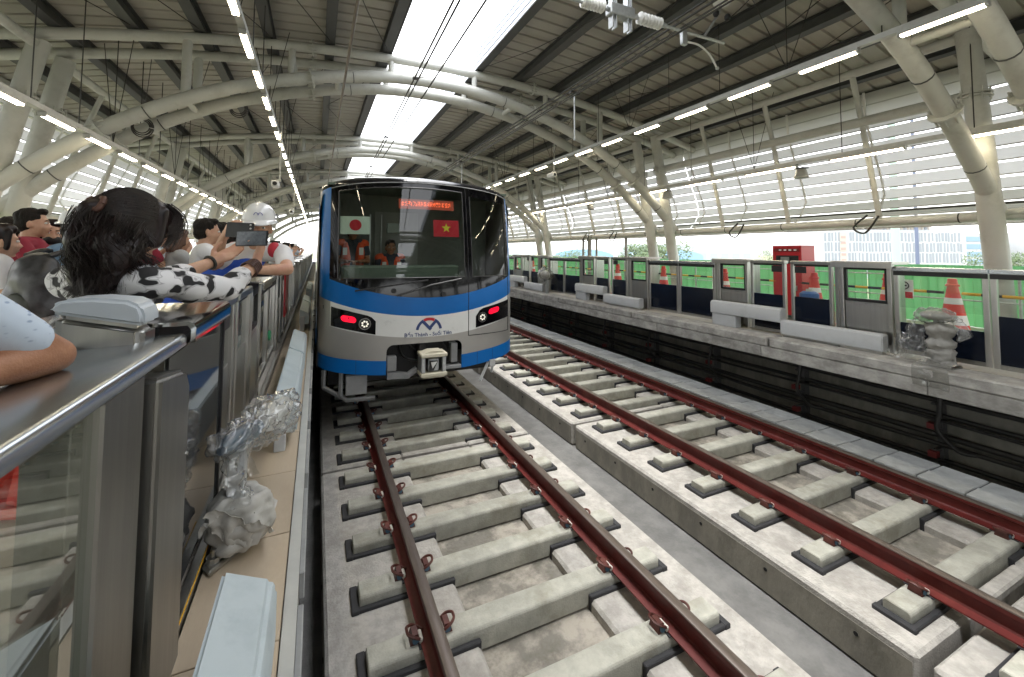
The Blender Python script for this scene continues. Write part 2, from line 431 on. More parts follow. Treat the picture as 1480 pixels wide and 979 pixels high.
# ================================================================== PLATFORMS
PZ = 1.0
def platform(side):
    if side < 0: X = lambda d: -1.53 - d
    else: X = lambda d: 5.03 + d
    nm = 'near' if side < 0 else 'far'
    o = thing('platform', {-1: 'near platform crowded with people, with tan floor tiles beside the gates', 1: 'far platform behind the grey safety bars, with a stained concrete edge'}[side], 'platform', (X(0), 0, 0))
    o['kind'] = 'structure'; del o['category']
    MB().box(X(.42), -50, PZ - .25, X(5.6), 75, PZ).build('floor', floor_g, o)
    # edge course in pieces
    if side > 0:
        ys = [-50, -25, -10, -2.2, 1.3, 4.48, 7.7, 10.9, 14.1, 17.3, 22, 30, 45, 75]
        for a, c in zip(ys[:-1], ys[1:]):
            MB().box(X(0), a + .02, PZ - .14, X(.42), c - .02, PZ).build('edge_block', conc_edge, o, bevel=.018)
        ys = [-50, -20, -3, -.5, 1.0, 2.55, 4.6, 6.9, 9.0, 11.2, 13.5, 16, 20, 26, 40, 75]
        for a, c in zip(ys[:-1], ys[1:]):
            MB().box(X(.006), a + .004, PZ - .31, X(.42), c - .004, PZ - .145).build('edge_beam', conc_edge, o, bevel=.008)
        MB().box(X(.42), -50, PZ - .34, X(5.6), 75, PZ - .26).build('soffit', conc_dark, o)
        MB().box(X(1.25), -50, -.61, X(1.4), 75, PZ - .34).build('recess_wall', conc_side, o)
    else:
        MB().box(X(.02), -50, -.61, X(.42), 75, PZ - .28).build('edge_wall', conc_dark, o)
        MB().box(X(0), -50, PZ - .27, X(.42), 75, PZ - .03).build('edge_beam', conc_edge, o)
        for k in range(24):
            a = -1.5 + .9 * k
            MB().box(X(.002), a, PZ - .16, X(-.022), a + .72, PZ - .05).build('rubber_fender', mat('fender', (.24, .25, .25), (.32, .33, .33), rough=.6, scale=9) if 'fender' not in MATS else MATS['fender'], o, bevel=.004)
        MB().box(X(0), -6, PZ - .029, X(.045), 75, PZ + .002).build('edge_angle', mat('edge_angle', (.44, .45, .43), (.52, .53, .5), rough=.5, scale=6), o)
        t0 = None
        for k in range(36):
            y = -1.38 + .62 * k
            if t0 is None: t0 = q = MB().box(X(.05), y, PZ - .02, X(.365), y + .614, PZ).build('floor_tile', floor_t, o, bevel=.002)
            else:
                q = t0.copy(); COL.objects.link(q); q.parent = o; q.location = (0, .62 * k, random.uniform(-.0012, .0012))
        MB().box(X(.37), -6, PZ - .03, X(.40), 75, PZ + .05).build('base_strip', steel_d, o)
        MB().box(X(.362), 1.82, PZ + .0505, X(.366), 2.5, PZ + .055).build('yellow_line', yellow_m, o)
    return o
platform(-1); platform(1)
# cable runs in the recess under the far platform
zr = [(.50, .022), (.42, .03), (.20, .03), (.15, .02), (-.08, .04), (-.16, .03), (-.38, .03), (-.44, .02)]
for i, (z, r) in enumerate(zr):
    pts = [(6.12 - .10 * (i % 2), y, z + .012 * math.sin(y * 1.3 + i)) for y in lin(-3, 40, 60)]
    tag(MB().tube(pts, r, 7).build('cable', wire_m, smooth=60), 'long black cable under the far platform, %s from the top' % ['first', 'second', 'third', 'fourth', 'fifth', 'sixth', 'seventh', 'lowest'][i], 'cable', 'cables in the recess')
cb = None
for k in range(11):
    y = 1.1 + 1.75 * k
    lab = '%s bracket with red clamps holding black cables under the far platform' % ORD[k]
    if cb is None:
        cb = o = thing('cable_bracket', lab, 'bracket', (6.05, y, -.55), 'cable brackets under the far platform')
        MB().box(6.10, y - .03, -.5, 6.22, y + .03, .62).build('upright', mat('bracket_dark', (.09, .09, .09), rough=.6), o)
        for z in (.36, -.02, -.24): MB().box(5.93, y - .02, z, 6.14, y + .02, z + .025).build('arm', MATS['bracket_dark'], o)
        for z in (.06, -.30): MB().box(5.86, y - .045, z, 5.95, y + .045, z + .07).build('red_clamp', mat('clamp_red', (.20, .03, .03), rough=.6) if 'clamp_red' not in MATS else MATS['clamp_red'], o)
        MB().tube(spline([(5.9, y - .1, .62), (5.84, y - .1, .30), (5.82, y - .08, .08), (5.86, y - .25, -.12), (5.95, y - .38, -.14)], 5), .026, 7).build('hanging_cable', wire_m, o, smooth=60)
    else: dup(cb, (6.05, y, -.55), lab)
# ================================================================== STATION ROOF
XC = 1.05; BAY = 8.0; Y0 = 2.65; NF = 8
def zu(x): return 6.95 - .015 * (x - XC) ** 2
LOW = [(0, 6.52), (1.1, 6.47), (2.3, 6.27), (3.4, 5.98), (4.3, 5.66), (5.1, 5.28), (5.9, 4.80), (6.6, 4.28), (7.3, 3.68), (7.93, 3.07)]
def make_arch():
    o = thing('arch_frame', 'x', 'arch', (XC, Y0, PZ), 'white steel arch frames of the station roof')
    for dy in (-.43, .43):
        y = Y0 + dy
        pl = [(XC - a, y, z) for a, z in LOW[::-1]] + [(XC + a, y, z) for a, z in LOW[1:]]
        MB().tube(spline(pl, 4), .135, 12).build('lower_chord', tube_m, o, smooth=50)
        MB().tube([(XC + r, y, zu(XC + r)) for r in lin(-9.1, 9.1, 28)], .105, 10).build('upper_chord', tube_m, o, smooth=50)
        for s in (-1, 1):
            MB().tube([(XC + s * 8.02, y, PZ - .02), (XC + s * 7.86, y, 2.2), (XC + s * 7.13, y, 6.05)], [.165, .165, .15], 12).build('column', tube_m, o, smooth=50)
            m = MB(); m.lathe([(.21, -.012), (.21, .012)], (XC + s * 7.335, y, 4.95), 14); m.lathe([(.21, -.012), (.21, .012)], (XC + s * 7.325, y, 5.0), 14)
            for k in range(8):
                t = k * math.pi / 4
                m.box(XC + s * 7.33 + .18 * math.cos(t) - .012, y + .18 * math.sin(t) - .012, 4.86, XC + s * 7.33 + .18 * math.cos(t) + .012, y + .18 * math.sin(t) + .012, 5.09)
            m.build('column_flange', tube_m, o)
            for rr in (1.05, 3.15, 5.0):
                x = XC + s * rr
                zl = np.interp(rr, [p[0] for p in LOW], [p[1] for p in LOW])
                MB().tube([(x, y, zl + .06), (x, y, zu(x) - .05)], .07 if rr < 4 else .085, 8).build('strut', tube_m, o, smooth=50)
            # bolted splice flanges on the chords
            for rr, tab, rad in ((2.75, 'l', .135), (2.75, 'u', .105), (6.25, 'l', .135)):
                pts = LOW if tab == 'l' else [(q, zu(XC + q)) for q in lin(0, 9, 20)]
                za = np.interp(rr - .04, [p[0] for p in pts], [p[1] for p in pts]); zb = np.interp(rr + .04, [p[0] for p in pts], [p[1] for p in pts])
                m = MB(); a = Vector((XC + s * (rr - .015), y, (za * .69 + zb * .31))); c = Vector((XC + s * (rr + .015), y, (za * .31 + zb * .69)))
                m.tube([a, c], rad + .075, 14)
                for k in range(8):
                    t = k * math.pi / 4; d = Vector((0, math.cos(t), math.sin(t))) * (rad + .035)
                    m.tube([a + d - (c - a) * 2.2, c + d + (c - a) * 2.2], .016, 5)
                m.build('splice_flange', tube_m, o)
            # painted-over bands where the tube sections join
            for rr in (1.9, 5.6, 7.2):
                pts = LOW; za = np.interp(rr - .04, [p[0] for p in pts], [p[1] for p in pts]); zb = np.interp(rr + .04, [p[0] for p in pts], [p[1] for p in pts])
                MB().tube([(XC + s * (rr - .008), y, za * .6 + zb * .4), (XC + s * (rr + .008), y, za * .4 + zb * .6)], .1385, 12).build('band', purlin_m, o, smooth=50)
    for s in (-1, 1):
        for rr, z in ((2.2, None), (5.0, None), (7.93, 3.05)):
            zl = z or np.interp(rr, [p[0] for p in LOW], [p[1] for p in LOW])
            MB().tube([(XC + s * rr, Y0 - .43, zl), (XC + s * rr, Y0 + .43, zl)], .06, 8).build('cross_tie', tube_m, o, smooth=50)
    return o
arch = make_arch()
AL = ['nearest white arch frame, its columns at the right edge beside the big lamp', 'second white arch frame, crossing over the rails in front of the train', 'third white arch frame, just above the train roof', 'fourth white arch frame, beyond the front of the train', 'fifth white arch frame far down the station', 'sixth white arch frame far down the station', 'seventh white arch frame far down the station', 'farthest white arch frame at the bright end of the station']
arch['label'] = AL[0]
for k in range(1, NF): dup(arch, (XC, Y0 + BAY * k, PZ), AL[k])
KB = -6
for k in range(KB, 0): dup(arch, (XC, Y0 + BAY * k, PZ), 'white steel arch frame behind the camera')
YA, YB = Y0 - BAY * 6, Y0 + BAY * (NF - 1) + .6
# roof sheets, purlins
roof = thing('station_roof', 'long curved metal station roof with dark purlins and an open bright strip along the middle', 'roof', (XC, 0, 6.0))
RP = [1.17, 2.4, 3.6, 4.8, 5.85, 6.95, 8.1, 9.0]
for s in (-1, 1):
    for r in RP:
        x = XC + s * r; z = zu(x); m = MB()
        wv = .10
        m.box(x - wv, YA, z + .115, x + wv, YB, z + .13); m.box(x - wv, YA, z + .33, x + wv, YB, z + .345); m.box(x - .03, YA, z + .13, x + .03, YB, z + .33)
        m.build('purlin', purlin_m, roof)
    for k in range(-6, NF - 1):
        ya = Y0 + BAY * k; ys = [ya]
        prof = []
        n = 22
        for i in range(n):
            a = ya + BAY * i / n; st = BAY / n
            prof += [(a, 0), (a + st - .075, 0), (a + st - .06, .045), (a + st - .015, .045)]
        prof.append((ya + BAY, 0))
        m = MB()
        def f(u, v, s=s):
            x = XC + s * u; return (x, v[0], zu(x) + .352 + v[1])
        m.grid(f, lin(1.09, 9.75, 12), prof)
        m.build('roof_sheet', roof_m, roof)
    m = MB(); x = XC + s * 1.05; m.box(x - .012, YA, zu(x) + .10, x + .012, YB, zu(x) + .62)
    m.build('skylight_flashing', flash_m if s > 0 else purlin_m, roof)
    if s > 0:
        for dz in (.2, .36, .5): MB().box(x - .03, YA, zu(x) + dz, x - .012, YB, zu(x) + dz + .035).build('flashing_rib', flash_m, roof)
# thin bracing rods under the sheets
m = MB()
for k in range(-1, NF - 1):
    for s in (-1, 1):
        for j in range(5):
            x0, x1 = XC + s * RP[j], XC + s * RP[j + 1]
            y0, y1 = Y0 + BAY * k + .6, Y0 + BAY * (k + 1) - .6
            for a, c in ((y0, (y0 + y1) / 2), (y1, (y0 + y1) / 2)):
                m.tube([(x0, a, zu(x0) + .12), ((x0 + x1) / 2, (a + c) / 2, zu((x0 + x1) / 2) + .02), (x1, c, zu(x1) + .12)], .0105, 3, caps=False)
m.build('bracing_rods', wire_m, roof)['kind'] = 'stuff'
# longitudinal tubes and posts of the side walls, bay by bay
def side_bay(k, s):
    ya = Y0 + BAY * k
    nm = 'far' if s > 0 else 'near'
    o = thing('louvre_wall', '', 'louvre wall', (XC + s * 8.0, ya, 2.9), 'louvred side walls of the station')
    X = lambda r: XC + s * r
    for r, z, rad in ((7.16, 5.96, .085), (7.45, 5.02, .10), (7.98, 3.0, .088)):
        MB().tube([(X(r), ya + .45, z), (X(r), ya + BAY - .45, z)], rad, 10).build('rail_tube', tube_m, o, smooth=50)
    MB().tube([(X(7.98), ya - .45, 3.0), (X(7.98), ya + .45, 3.0)], .086, 10).build('rail_tube', tube_m, o, smooth=50)
    for t in (2.1, 3.95, 5.8):
        y = ya + t
        MB().tube([(X(7.16), y, 5.9), (X(7.45), y, 5.0), (X(7.97), y, 3.1)], .055, 8).build('post', tube_m, o, smooth=50)
    for t in lin(.9, 7.3, 5):
        m = MB(); m.lathe([(.093, -.01), (.093, .01)], (X(7.98), ya + t, 3.0), 12, 'y'); m.build('pipe_band', wire_m, o)
    PR = [(8.78, 6.02), (8.82, 5.45), (9.08, 4.82), (9.40, 4.12), (9.52, 3.72), (9.28, 3.36), (8.85, 3.02), (8.55, 2.90)]
    cum = [0]
    for a, c in zip(PR[:-1], PR[1:]): cum.append(cum[-1] + math.hypot(c[0] - a[0], c[1] - a[1]))
    P = lambda t: (np.interp(t, cum, [p[0] for p in PR]), np.interp(t, cum, [p[1] for p in PR]))
    N = 13; st = cum[-1] / N
    for i in range(N):
        a = P(i * st + .008); c = P((i + 1) * st - (.026 if i < 1 else .062))
        ox = .02
        m = MB(); m.hexa([(X(a[0]), ya + .01, a[1] - .004), (X(a[0] + .0), ya + BAY - .01, a[1] - .004), (X(c[0] + ox), ya + BAY - .01, c[1] - .004), (X(c[0] + ox), ya + .01, c[1] - .004)],
                         [(X(a[0]), ya + .01, a[1]), (X(a[0]), ya + BAY - .01, a[1]), (X(c[0] + ox), ya + BAY - .01, c[1]), (X(c[0] + ox), ya + .01, c[1])])
        m.build('slat', slat_m, o)
        lip = MB().box(X(c[0] + ox - .012), ya + .012, c[1] - .03, X(c[0] + ox + .004), ya + BAY - .012, c[1] - .005); lip.build('slat_lip', tray_m, o)
    for t in (.9, 2.65, 4.4, 6.15, 7.7):
        y = ya + t; m = MB()
        for a, c in zip(PR[:-1], PR[1:]):
            m.hexa([(X(a[0] - .09), y - .02, a[1]), (X(a[0] - .05), y - .02, a[1]), (X(a[0] - .05), y + .02, a[1]), (X(a[0] - .09), y + .02, a[1])][::1],
                   [(X(c[0] - .09), y - .02, c[1]), (X(c[0] - .05), y - .02, c[1]), (X(c[0] - .05), y + .02, c[1]), (X(c[0] - .09), y + .02, c[1])])
        m.build('bracket', mull_m, o)
    for z, r in ((3.05, 8.9), (3.3, 9.05)):
        MB().tube([(X(r), ya, z), (X(r), ya + BAY, z)], .02, 5).build('conduit', wire_m, o)
    return o
for s in (1, -1):
    b0 = None
    for k in list(range(-1, NF - 1)) + list(range(KB, -1)):
        if b0 is None: o = b0 = side_bay(k, s)
        else: o = dup(b0, (b0.location.x, Y0 + BAY * k, 2.9))
        if k < -1 or (s < 0 and k < 0): o['label'] = 'louvred bay of the %s side wall behind the camera' % ('far' if s > 0 else 'near')
        elif s > 0: o['label'] = ['louvred bay of the far side wall nearest the right edge, beside the front columns', 'second louvred bay of the far side wall, over the red cabinet and hazy building'][k + 1] if k < 1 else '%s louvred bay of the far side wall, beyond the second arch columns' % ORD[k + 1]
        else: o['label'] = '%s louvred bay of the wall behind the crowd on the near platform' % ORD[k]
# ================================================================== LAMP LINES
def lamp_line(x, z, y0, period, length, n, ncop, desc, hang=True, facing=0):
    tr = thing('lighting_tray', 'cable tray holding the lamps %s' % desc, 'cable tray', (x, y0, z))
    ye = y0 + period * n
    m = MB(); m.box(x - .045, y0 - 2, z + .035, x + .045, ye, z + .11)
    m.build('tray', tray_m, tr)
    h = MB()
    for k in range(-1, n * 1):
        y = y0 + period * k + 1.02
        if k % 1 == 0: h.tube([(x, y, z + .11), (x, y, zu(x) + .12)], .0085, 4, caps=False)
        if k % 3 == 0:
            h.tube([(x, y, z + .11), (x - .35, y + .4, zu(x - .35) + .12)], .0075, 3, caps=False); h.tube([(x, y, z + .11), (x + .35, y - .3, zu(x + .35) + .12)], .0075, 3, caps=False)
    if hang: h.build('hanger_rods', wire_m, tr)['kind'] = 'stuff'
    l0 = None
    for k in range(n):
        y = y0 + period * k
        lab = ('%s strip lamp from the camera %s' % (ORD[k], desc)) if k < 14 else 'far strip lamp %s' % desc
        if l0 is None:
            l0 = o = thing('strip_lamp', lab, 'lamp', (x, y, z), 'strip lamps %s' % desc)
            MB().box(x - .05, y, z - .012, x + .05, y + length, z + .034).build('housing', tray_m, o, bevel=.004)
            m = MB(); m.prism([(x - .036, z - .013), (x + .036, z - .013), (x + .03, z - .034), (x - .03, z - .034)], 'y', y + .03, y + length - .03); m.build('tube', led_m, o)
            for e in (y - .004, y + length - .03): MB().box(x - .042, e, z - .038, x + .042, e + .034, z - .0135).build('end_cap', tray_m, o)
        else: dup(l0, (x, y, z), lab)
lamp_line(5.47, 5.25, -.56, 1.29, .84, 36, 0, 'on the high line above the far platform edge')
lamp_line(8.1, 4.27, .1, 1.9, 1.25, 24, 0, 'on the low line in front of the far louvres')
lamp_line(-2.49, 5.28, 1.4, 1.29, .84, 38, 0, 'on the line high above the near platform edge')
lamp_line(-5.1, 4.26, 5.6, 1.29, .84, 30, 0, 'on the low line above the crowd')
# ================================================================== PLATFORM GATES
def gates(s, xf, y0, HP, HB, nrep, nm, dark):
    """one 4.68 m module: drive box, two fixed panels, drive box, pair of sliding leaves"""
    X = lambda d: xf + s * d      # d grows towards the platform
    T = {}
    def make_box():
        o = thing('gate_box', '', 'gate box', (X(0), y0, PZ), 'stainless gate drive boxes of the %s platform' % nm)
        y = y0
        # posts
        for a in (.0, .58):
            MB().box(X(.0), y + a, PZ, X(.10), y + a + .052, HP + .02).build('post', steel, o, bevel=.006)
        MB().box(X(.012), y + .70 - .055, PZ, X(.10), y + .70, HP + .02).build('post', steel_d, o, bevel=.006)
        wz = PZ + .66
        # lower steel door
        MB().box(X(.022), y + .056, PZ + .03, X(.36), y + .575, wz).build('lower_case', steel, o, bevel=.008)
        MB().box(X(.016), y + .09, PZ + .06, X(.021), y + .54, wz - .05).build('service_door', steel, o, bevel=.003)
        f = MB(); fw = .028
        f.box(X(.02), y + .056, wz, X(.06), y + .575, wz + fw + .01); f.box(X(.02), y + .056, HP - .06, X(.06), y + .575, HP)
        f.box(X(.021), y + .056, wz, X(.06), y + .056 + fw, HP); f.box(X(.021), y + .575 - fw, wz, X(.06), y + .575, HP)
        fr = f.build('window_frame', black_s, o)
        MB().box(X(.036), y + .08, wz + .03, X(.042), y + .55, HP - .055).build('pane', glass_g, fr)
        MB().box(X(.30), y + .02, wz, X(.36), y + .62, HP).build('rear_frame', steel_d, o) if s < 0 else None
        # cap with a rolled lip towards the track
        if s > 0:
            pr = [(X(-.05), HB - .09), (X(-.05), HB - .02), (X(-.035), HB), (X(.42), HB), (X(.42), HB - .03), (X(-.03), HB - .03), (X(-.034), HB - .09)]
        else:
            pr = [(X(-.085), HB - .072), (X(-.085), HB - .022), (X(-.078), HB - .007), (X(-.063), HB), (X(.43), HB), (X(.43), HB - .014), (X(-.061), HB - .014), (X(-.071), HB - .03), (X(-.071), HB - .072)]
        c = MB(); c.prism(pr, 'y', y - .03, y + (.72 if s > 0 else .62)); c.build('cap', steel_m if s < 0 else steel, o, smooth=30)
        if s < 0: MB().box(X(.02), y - .02, HP - .02, X(.40), y + .61, HB - .0145).build('cap_core', black, o)
        else: MB().box(X(.005), y - .02, HP + .021, X(.40), y + .71, HB - .031).build('cap_core', steel_d, o)
        MB().box(X(.14), y + .0, PZ + .01, X(.35), y + .05, HP).build('side_sheet', steel_d, o)
        return o
    def make_panel(yy, wdt, tagside):
        o = thing('fixed_panel', '', 'glass panel', (X(.02), yy, PZ), 'fixed glass panels of the %s gates' % nm)
        y = yy
        for a in (y, y + wdt - .05):
            MB().box(X(.0), a, PZ + .01, X(.06), a + .05, HP - .005).build('stile', steel, o, bevel=.006)
        MB().box(X(-.01), y + .001, HP - .006, X(.10), y + wdt - .001, HP + .05).build('top_rail', steel_d, o, bevel=.008)
        MB().box(X(.004), y + .05, PZ + .01, X(.06), y + wdt - .05, PZ + .055).build('bottom_rail', steel_d, o)
        zt = PZ + .64
        MB().box(X(.02), y + .05, PZ + .055, X(.04), y + wdt - .05, zt).build('dark_panel', navy if dark else steel_d, o)
        MB().box(X(.026), y + .05, zt, X(.034), y + wdt - .05, HP - .03).build('pane', glass_g, o)
        MB().box(X(.02), y + .05, HP - .035, X(.05), y + wdt - .05, HP - .006).build('black_head', black_s, o)
        if tagside: MB().box(X(.018), y + (wdt - .24 if tagside > 0 else .06), HP - .145, X(.024), y + (wdt - .06 if tagside > 0 else .24), HP - .04).build('black_plate', black_s, o)
        return o
    def make_leaf(yy, wdt):
        o = thing('sliding_door', '', 'gate door', (X(.07), yy, PZ), 'sliding glass doors of the %s gates' % nm)
        y = yy
        MB().box(X(.03), y, PZ + .03, X(.085), y + .055, HP - .06).build('stile', steel, o, bevel=.005)
        MB().box(X(.03), y + wdt - .055, PZ + .03, X(.085), y + wdt, HP - .06).build('stile', steel, o, bevel=.005)
        MB().box(X(.015), y - .002, HP - .06, X(.10), y + wdt + .002, HP).build('top_rail', steel_b, o, bevel=.008)
        MB().box(X(.026), y + .003, HP - .115, X(.04), y + wdt - .003, HP - .0605).build('black_head', black_s, o)
        MB().box(X(.03), y + .055, PZ + .03, X(.085), y + wdt - .055, PZ + .08).build('bottom_rail', steel_d, o)
        zt = PZ + .63
        if dark: MB().box(X(.045), y + .055, PZ + .08, X(.065), y + wdt - .055, zt).build('dark_panel', navy, o)
        MB().box(X(.051), y + .055, zt if dark else PZ + .08, X(.059), y + wdt - .055, HP - .06).build('pane', glass_g if dark else glass_n, o)
        return o
    prot = None
    cnt = {'box': 0, 'pan': 0, 'leaf': 0}
    for n in range(-1, nrep):
        yb = y0 + 4.68 * n
        if prot is None:
            prot = [make_box(), make_panel(y0 + .73, .62, 1), make_panel(y0 + 1.44, .62, -1), None, make_leaf(y0 + 2.84, .92), make_leaf(y0 + 3.77, .90)]
        for idx, off in ((0, 0), (1, 0), (2, 0), (3, 2.12), (4, 0), (5, 0)):
            if s < 0 and n == -1 and idx in (0, 1, 2, 3): continue
            if s < 0 and n == -1 and idx in (4, 5): continue     # the nearest leaf is built by itself
            if s > 0 and n == -1 and idx in (0, 1, 2): continue
            src = prot[0] if idx == 3 else prot[idx]
            loc = (src.location.x, src.location.y + off + 4.68 * n, src.location.z)
            use = n == 0 and idx != 3
            if n == -1: use = False
            o = src if use else dup(src, loc)
            kind = {0: 'box', 3: 'box', 1: 'pan', 2: 'pan', 4: 'leaf', 5: 'leaf'}[idx]
            k = cnt[kind]; cnt[kind] += 1
            word = {'box': 'stainless gate box with a small window', 'pan': 'fixed glass panel with %s lower half' % ('dark blue' if dark else 'steel'), 'leaf': 'sliding glass door with steel stiles'}[kind]
            if s > 0 and n == -1 and idx == 5:
                for ch in o.children:
                    if ch.name.startswith('dark_panel'): ch.scale.z = .64; ch.location.z += .36 * .08
            o['label'] = ('%s %s along the %s platform' % (ORD[k], word, nm)) if k < 10 else 'far %s along the %s platform' % (word, nm)
gates(1, 5.6, 3.1, 2.17, 2.232, 5, 'far', True)
gates(-1, -1.955, 1.83, 2.01, 2.09, 12, 'near', False)

# nearest leaf on the near platform, with its wide stile and the bevelled steel stop post
XL = -1.955
o = thing('sliding_door', 'closest sliding glass door at the left edge, with wide grey stile and steel top', 'gate door', (XL, .6, PZ), 'sliding glass doors of the near gates')
MB().prism([(XL - .17, 2.045), (XL + .047, 2.053), (XL + .057, 2.049), (XL + .062, 2.040), (XL + .062, 2.014), (XL + .051, 2.011), (XL - .17, 2.005)], 'y', -1.3, 1.79).build('top_rail', steel_b, o, smooth=40)
MB().box(XL - .187, -1.3, 1.97, XL - .1715, 1.79, 2.051).build('rear_trim', black_s, o)
MB().box(-1.955, 1.195, PZ + .03, -1.90, 1.435, 2.01).build('stile', steel_p, o, bevel=.006)
MB().box(-1.926, -1.3, PZ + .07, -1.917, 1.195, 2.01).build('pane', glass_n, o)
MB().box(-1.96, -1.3, PZ + .02, -1.90, 1.195, PZ + .07).build('bottom_rail', steel_d, o)
MB().box(-1.94, 1.4355, PZ + .03, -1.92, 1.47, 1.97).build('rubber_edge', black, o)
o = thing('stop_post', 'tall brushed steel stop post with a sloping top beside the closest glass door', 'post', (-1.93, 1.6, PZ))
pr = [(1.475, PZ), (1.785, PZ), (1.785, 1.885), (1.735, 1.945), (1.475, 1.985)]
MB().prism([(p[0], p[1]) for p in pr], 'x', -2.02, -1.876).build('case', steel_p, o, bevel=.014, seg=3, smooth=35)
MB().lathe([(.006, -1.8765), (.006, -1.871)], (0, 1.765, 1.66), 8, 'x').build('screw', steel, o)
o = thing('dark_panel', 'dark reflective panel set back between the stop post and the next steel post', 'panel', (-1.95, 2.2, PZ))
MB().box(-1.952, 1.79, PZ + .06, -1.9385, 2.70, 1.975).build('sheet', mat('dark_gloss', (.05, .052, .055), rough=.05, spec=1.), o, bevel=.003)
MB().box(-1.9384, 2.672, PZ + .06, -1.93, 2.70, 1.97).build('edge_seal', black, o)

# release unit with pale blue lid on the platform side
o = thing('release_unit', 'grey steel release unit with a rounded pale blue plastic lid behind the closest rail', 'gate control', (-2.08, 1.72, PZ))
MB().prism([(-2.18, PZ), (-2.18, 2.15), (-1.973, 2.101), (-1.973, PZ)], 'y', 1.655, 1.785).build('case', steel_d, o, bevel=.022, seg=3, smooth=40)
MB().prism([(-2.186, 2.152), (-1.97, 2.102), (-1.97, 2.134), (-1.98, 2.165), (-2.013, 2.183), (-2.089, 2.193), (-2.161, 2.191), (-2.186, 2.174)], 'y', 1.648, 1.789).build('lid', grey_pl, o, bevel=.012, seg=3, smooth=40)

# green button and red strip on the gates further along
xg = -1.955
tag(MB().lathe([(.055, xg + .003), (.055, xg + .02), (.045, xg + .028)], (0, 5.3, 1.42), 16, 'x').build('release_button', mat('green_button', (.02, .22, .09), rough=.4), smooth=30), 'round green release button on a near gate post', 'button')
tag(MB().box(xg + .004, 7.55, 1.30, xg + .03, 8.25, 1.98).build('red_banner', red_m), 'tall red panel on a near gate beyond the worker', 'panel')

# ---- grey obstacle bars on both platform edges
def bar(x0, x1, ya, yb, z0, z1, label, m, s, grp):
    o = thing('safety_bar', label, 'safety bar', ((x0 + x1) / 2, ya, PZ), grp)
    c = .045
    xo, xi = x0, x1      # xo faces the track
    sg = 1 if x1 > x0 else -1
    pr = [(xo, z0), (xo, z1 - c), (xo + sg * c * .4, z1 - c * .25), (xo + sg * c, z1), (xi, z1 + (.05 if s < 0 else 0)), (xi, z0)]
    MB().prism(pr, 'y', ya, yb).build('beam', m, o, bevel=.012, seg=2, smooth=35)
    return o
grp = 'grey safety bars on the far platform edge'
for k in range(4):
    y = 3.11 + 4.68 * k
    w_ = ['closest', 'second', 'third', 'farthest'][k]
    o = bar(5.345, 5.50, y, y + 1.37, PZ + .035, PZ + .265, '%s low grey safety bar lying on the far platform edge' % w_, bar_m, 1, grp)
    MB().box(5.37, y + .02, PZ, 5.49, y + .52, PZ + .034).build('foot', steel, o, bevel=.004)
    MB().box(5.395, y + .55, PZ, 5.49, y + 1.34, PZ + .022).build('foot_rail', steel_d, o)
    o = bar(5.345, 5.50, y + 1.36, y + 2.71, PZ + .215, PZ + .445, '%s raised grey safety bar on its support box' % w_, bar_m, 1, grp)
    MB().box(5.36, y + 2.19, PZ, 5.52, y + 2.68, PZ + .213).build('support_box', bar_m, o, bevel=.008)
    for q in (y + 2.24, y + 2.63):
        for z in (PZ + .04, PZ + .17): MB().lathe([(.009, 5.352), (.009, 5.361)], (0, q, z), 6, 'x').build('screw', steel_d, o)
    for q in (y + 1.75, y + 2.3): MB().lathe([(.008, PZ + .445), (.008, PZ + .449)], (5.42, q, 0), 6).build('screw', steel_d, o)
grp = 'pale grey safety bars on the near platform edge'
for k in range(-1, 3):
    y = 3.3 + 4.68 * k
    w_ = ['closest', 'second', 'third', 'farthest'][k + 1]
    if k >= 0:
        o = bar(-1.59, -1.735, y, y + 1.62, PZ + .10, PZ + .30, '%s pale safety bar beside the train, on a bracket by the near gates' % w_, bar_l, -1, grp)
        MB().box(-1.725, y - .04, PZ, -1.655, y + .02, PZ + .24).build('bracket', bar_m, o, bevel=.005)
        MB().box(-1.72, y + 1.3, PZ, -1.62, y + 1.5, PZ + .10).build('bracket', bar_m, o, bevel=.005)
    ya, yb = (y + 1.63, y + 2.75) if k >= 0 else (.25, 1.60)
    o = bar(-1.585, -1.735, ya, yb, PZ + .10, PZ + .305, ['pale safety bar with a rounded end at the bottom of the picture', 'pale safety bar just beyond the plastic-wrapped sensor', 'third pale safety bar on the near platform edge', 'farthest pale safety bar on the near platform edge'][k + 1], bar_l, -1, grp)
    MB().box(-1.715, yb - .35, PZ, -1.64, yb - .15, PZ + .10).build('bracket', bar_m, o, bevel=.004)
# ================================================================== TRAIN
def F(x, z):
    a = min(abs(x) / 1.45, 1.0)
    y = 6.0 + .16 * a ** 2 + .42 * (1 - (1 - a ** 7) ** (1 / 2.2))
    if z > 1.5: y += .30 * ((z - 1.5) / 2.0) ** 1.7
    return y
train = thing('metro_train', 'blue, white and silver metro train standing at the platform with two flags in its windscreen', 'train', (0, 6.0, 0))
def xs_(x0, x1, n=30):
    # denser towards the rounded corners
    t0 = math.asin(max(-1, min(1, x0 / 1.45))); t1 = math.asin(max(-1, min(1, x1 / 1.45)))
    return [1.45 * math.sin(t) for t in lin(t0, t1, n)]
def topz(x): return 3.49 - .055 * x * x - .05 * abs(x / 1.45) ** 6
b_mask = lambda x: 1.68 + .155 * x * x
b_blue = lambda x: 1.425 + .135 * x * x
b_white = lambda x: 1.13 + .115 * x * x
b_skt = lambda x: .82 + .06 * x * x
b_bot = lambda x: .63 + .06 * x * x
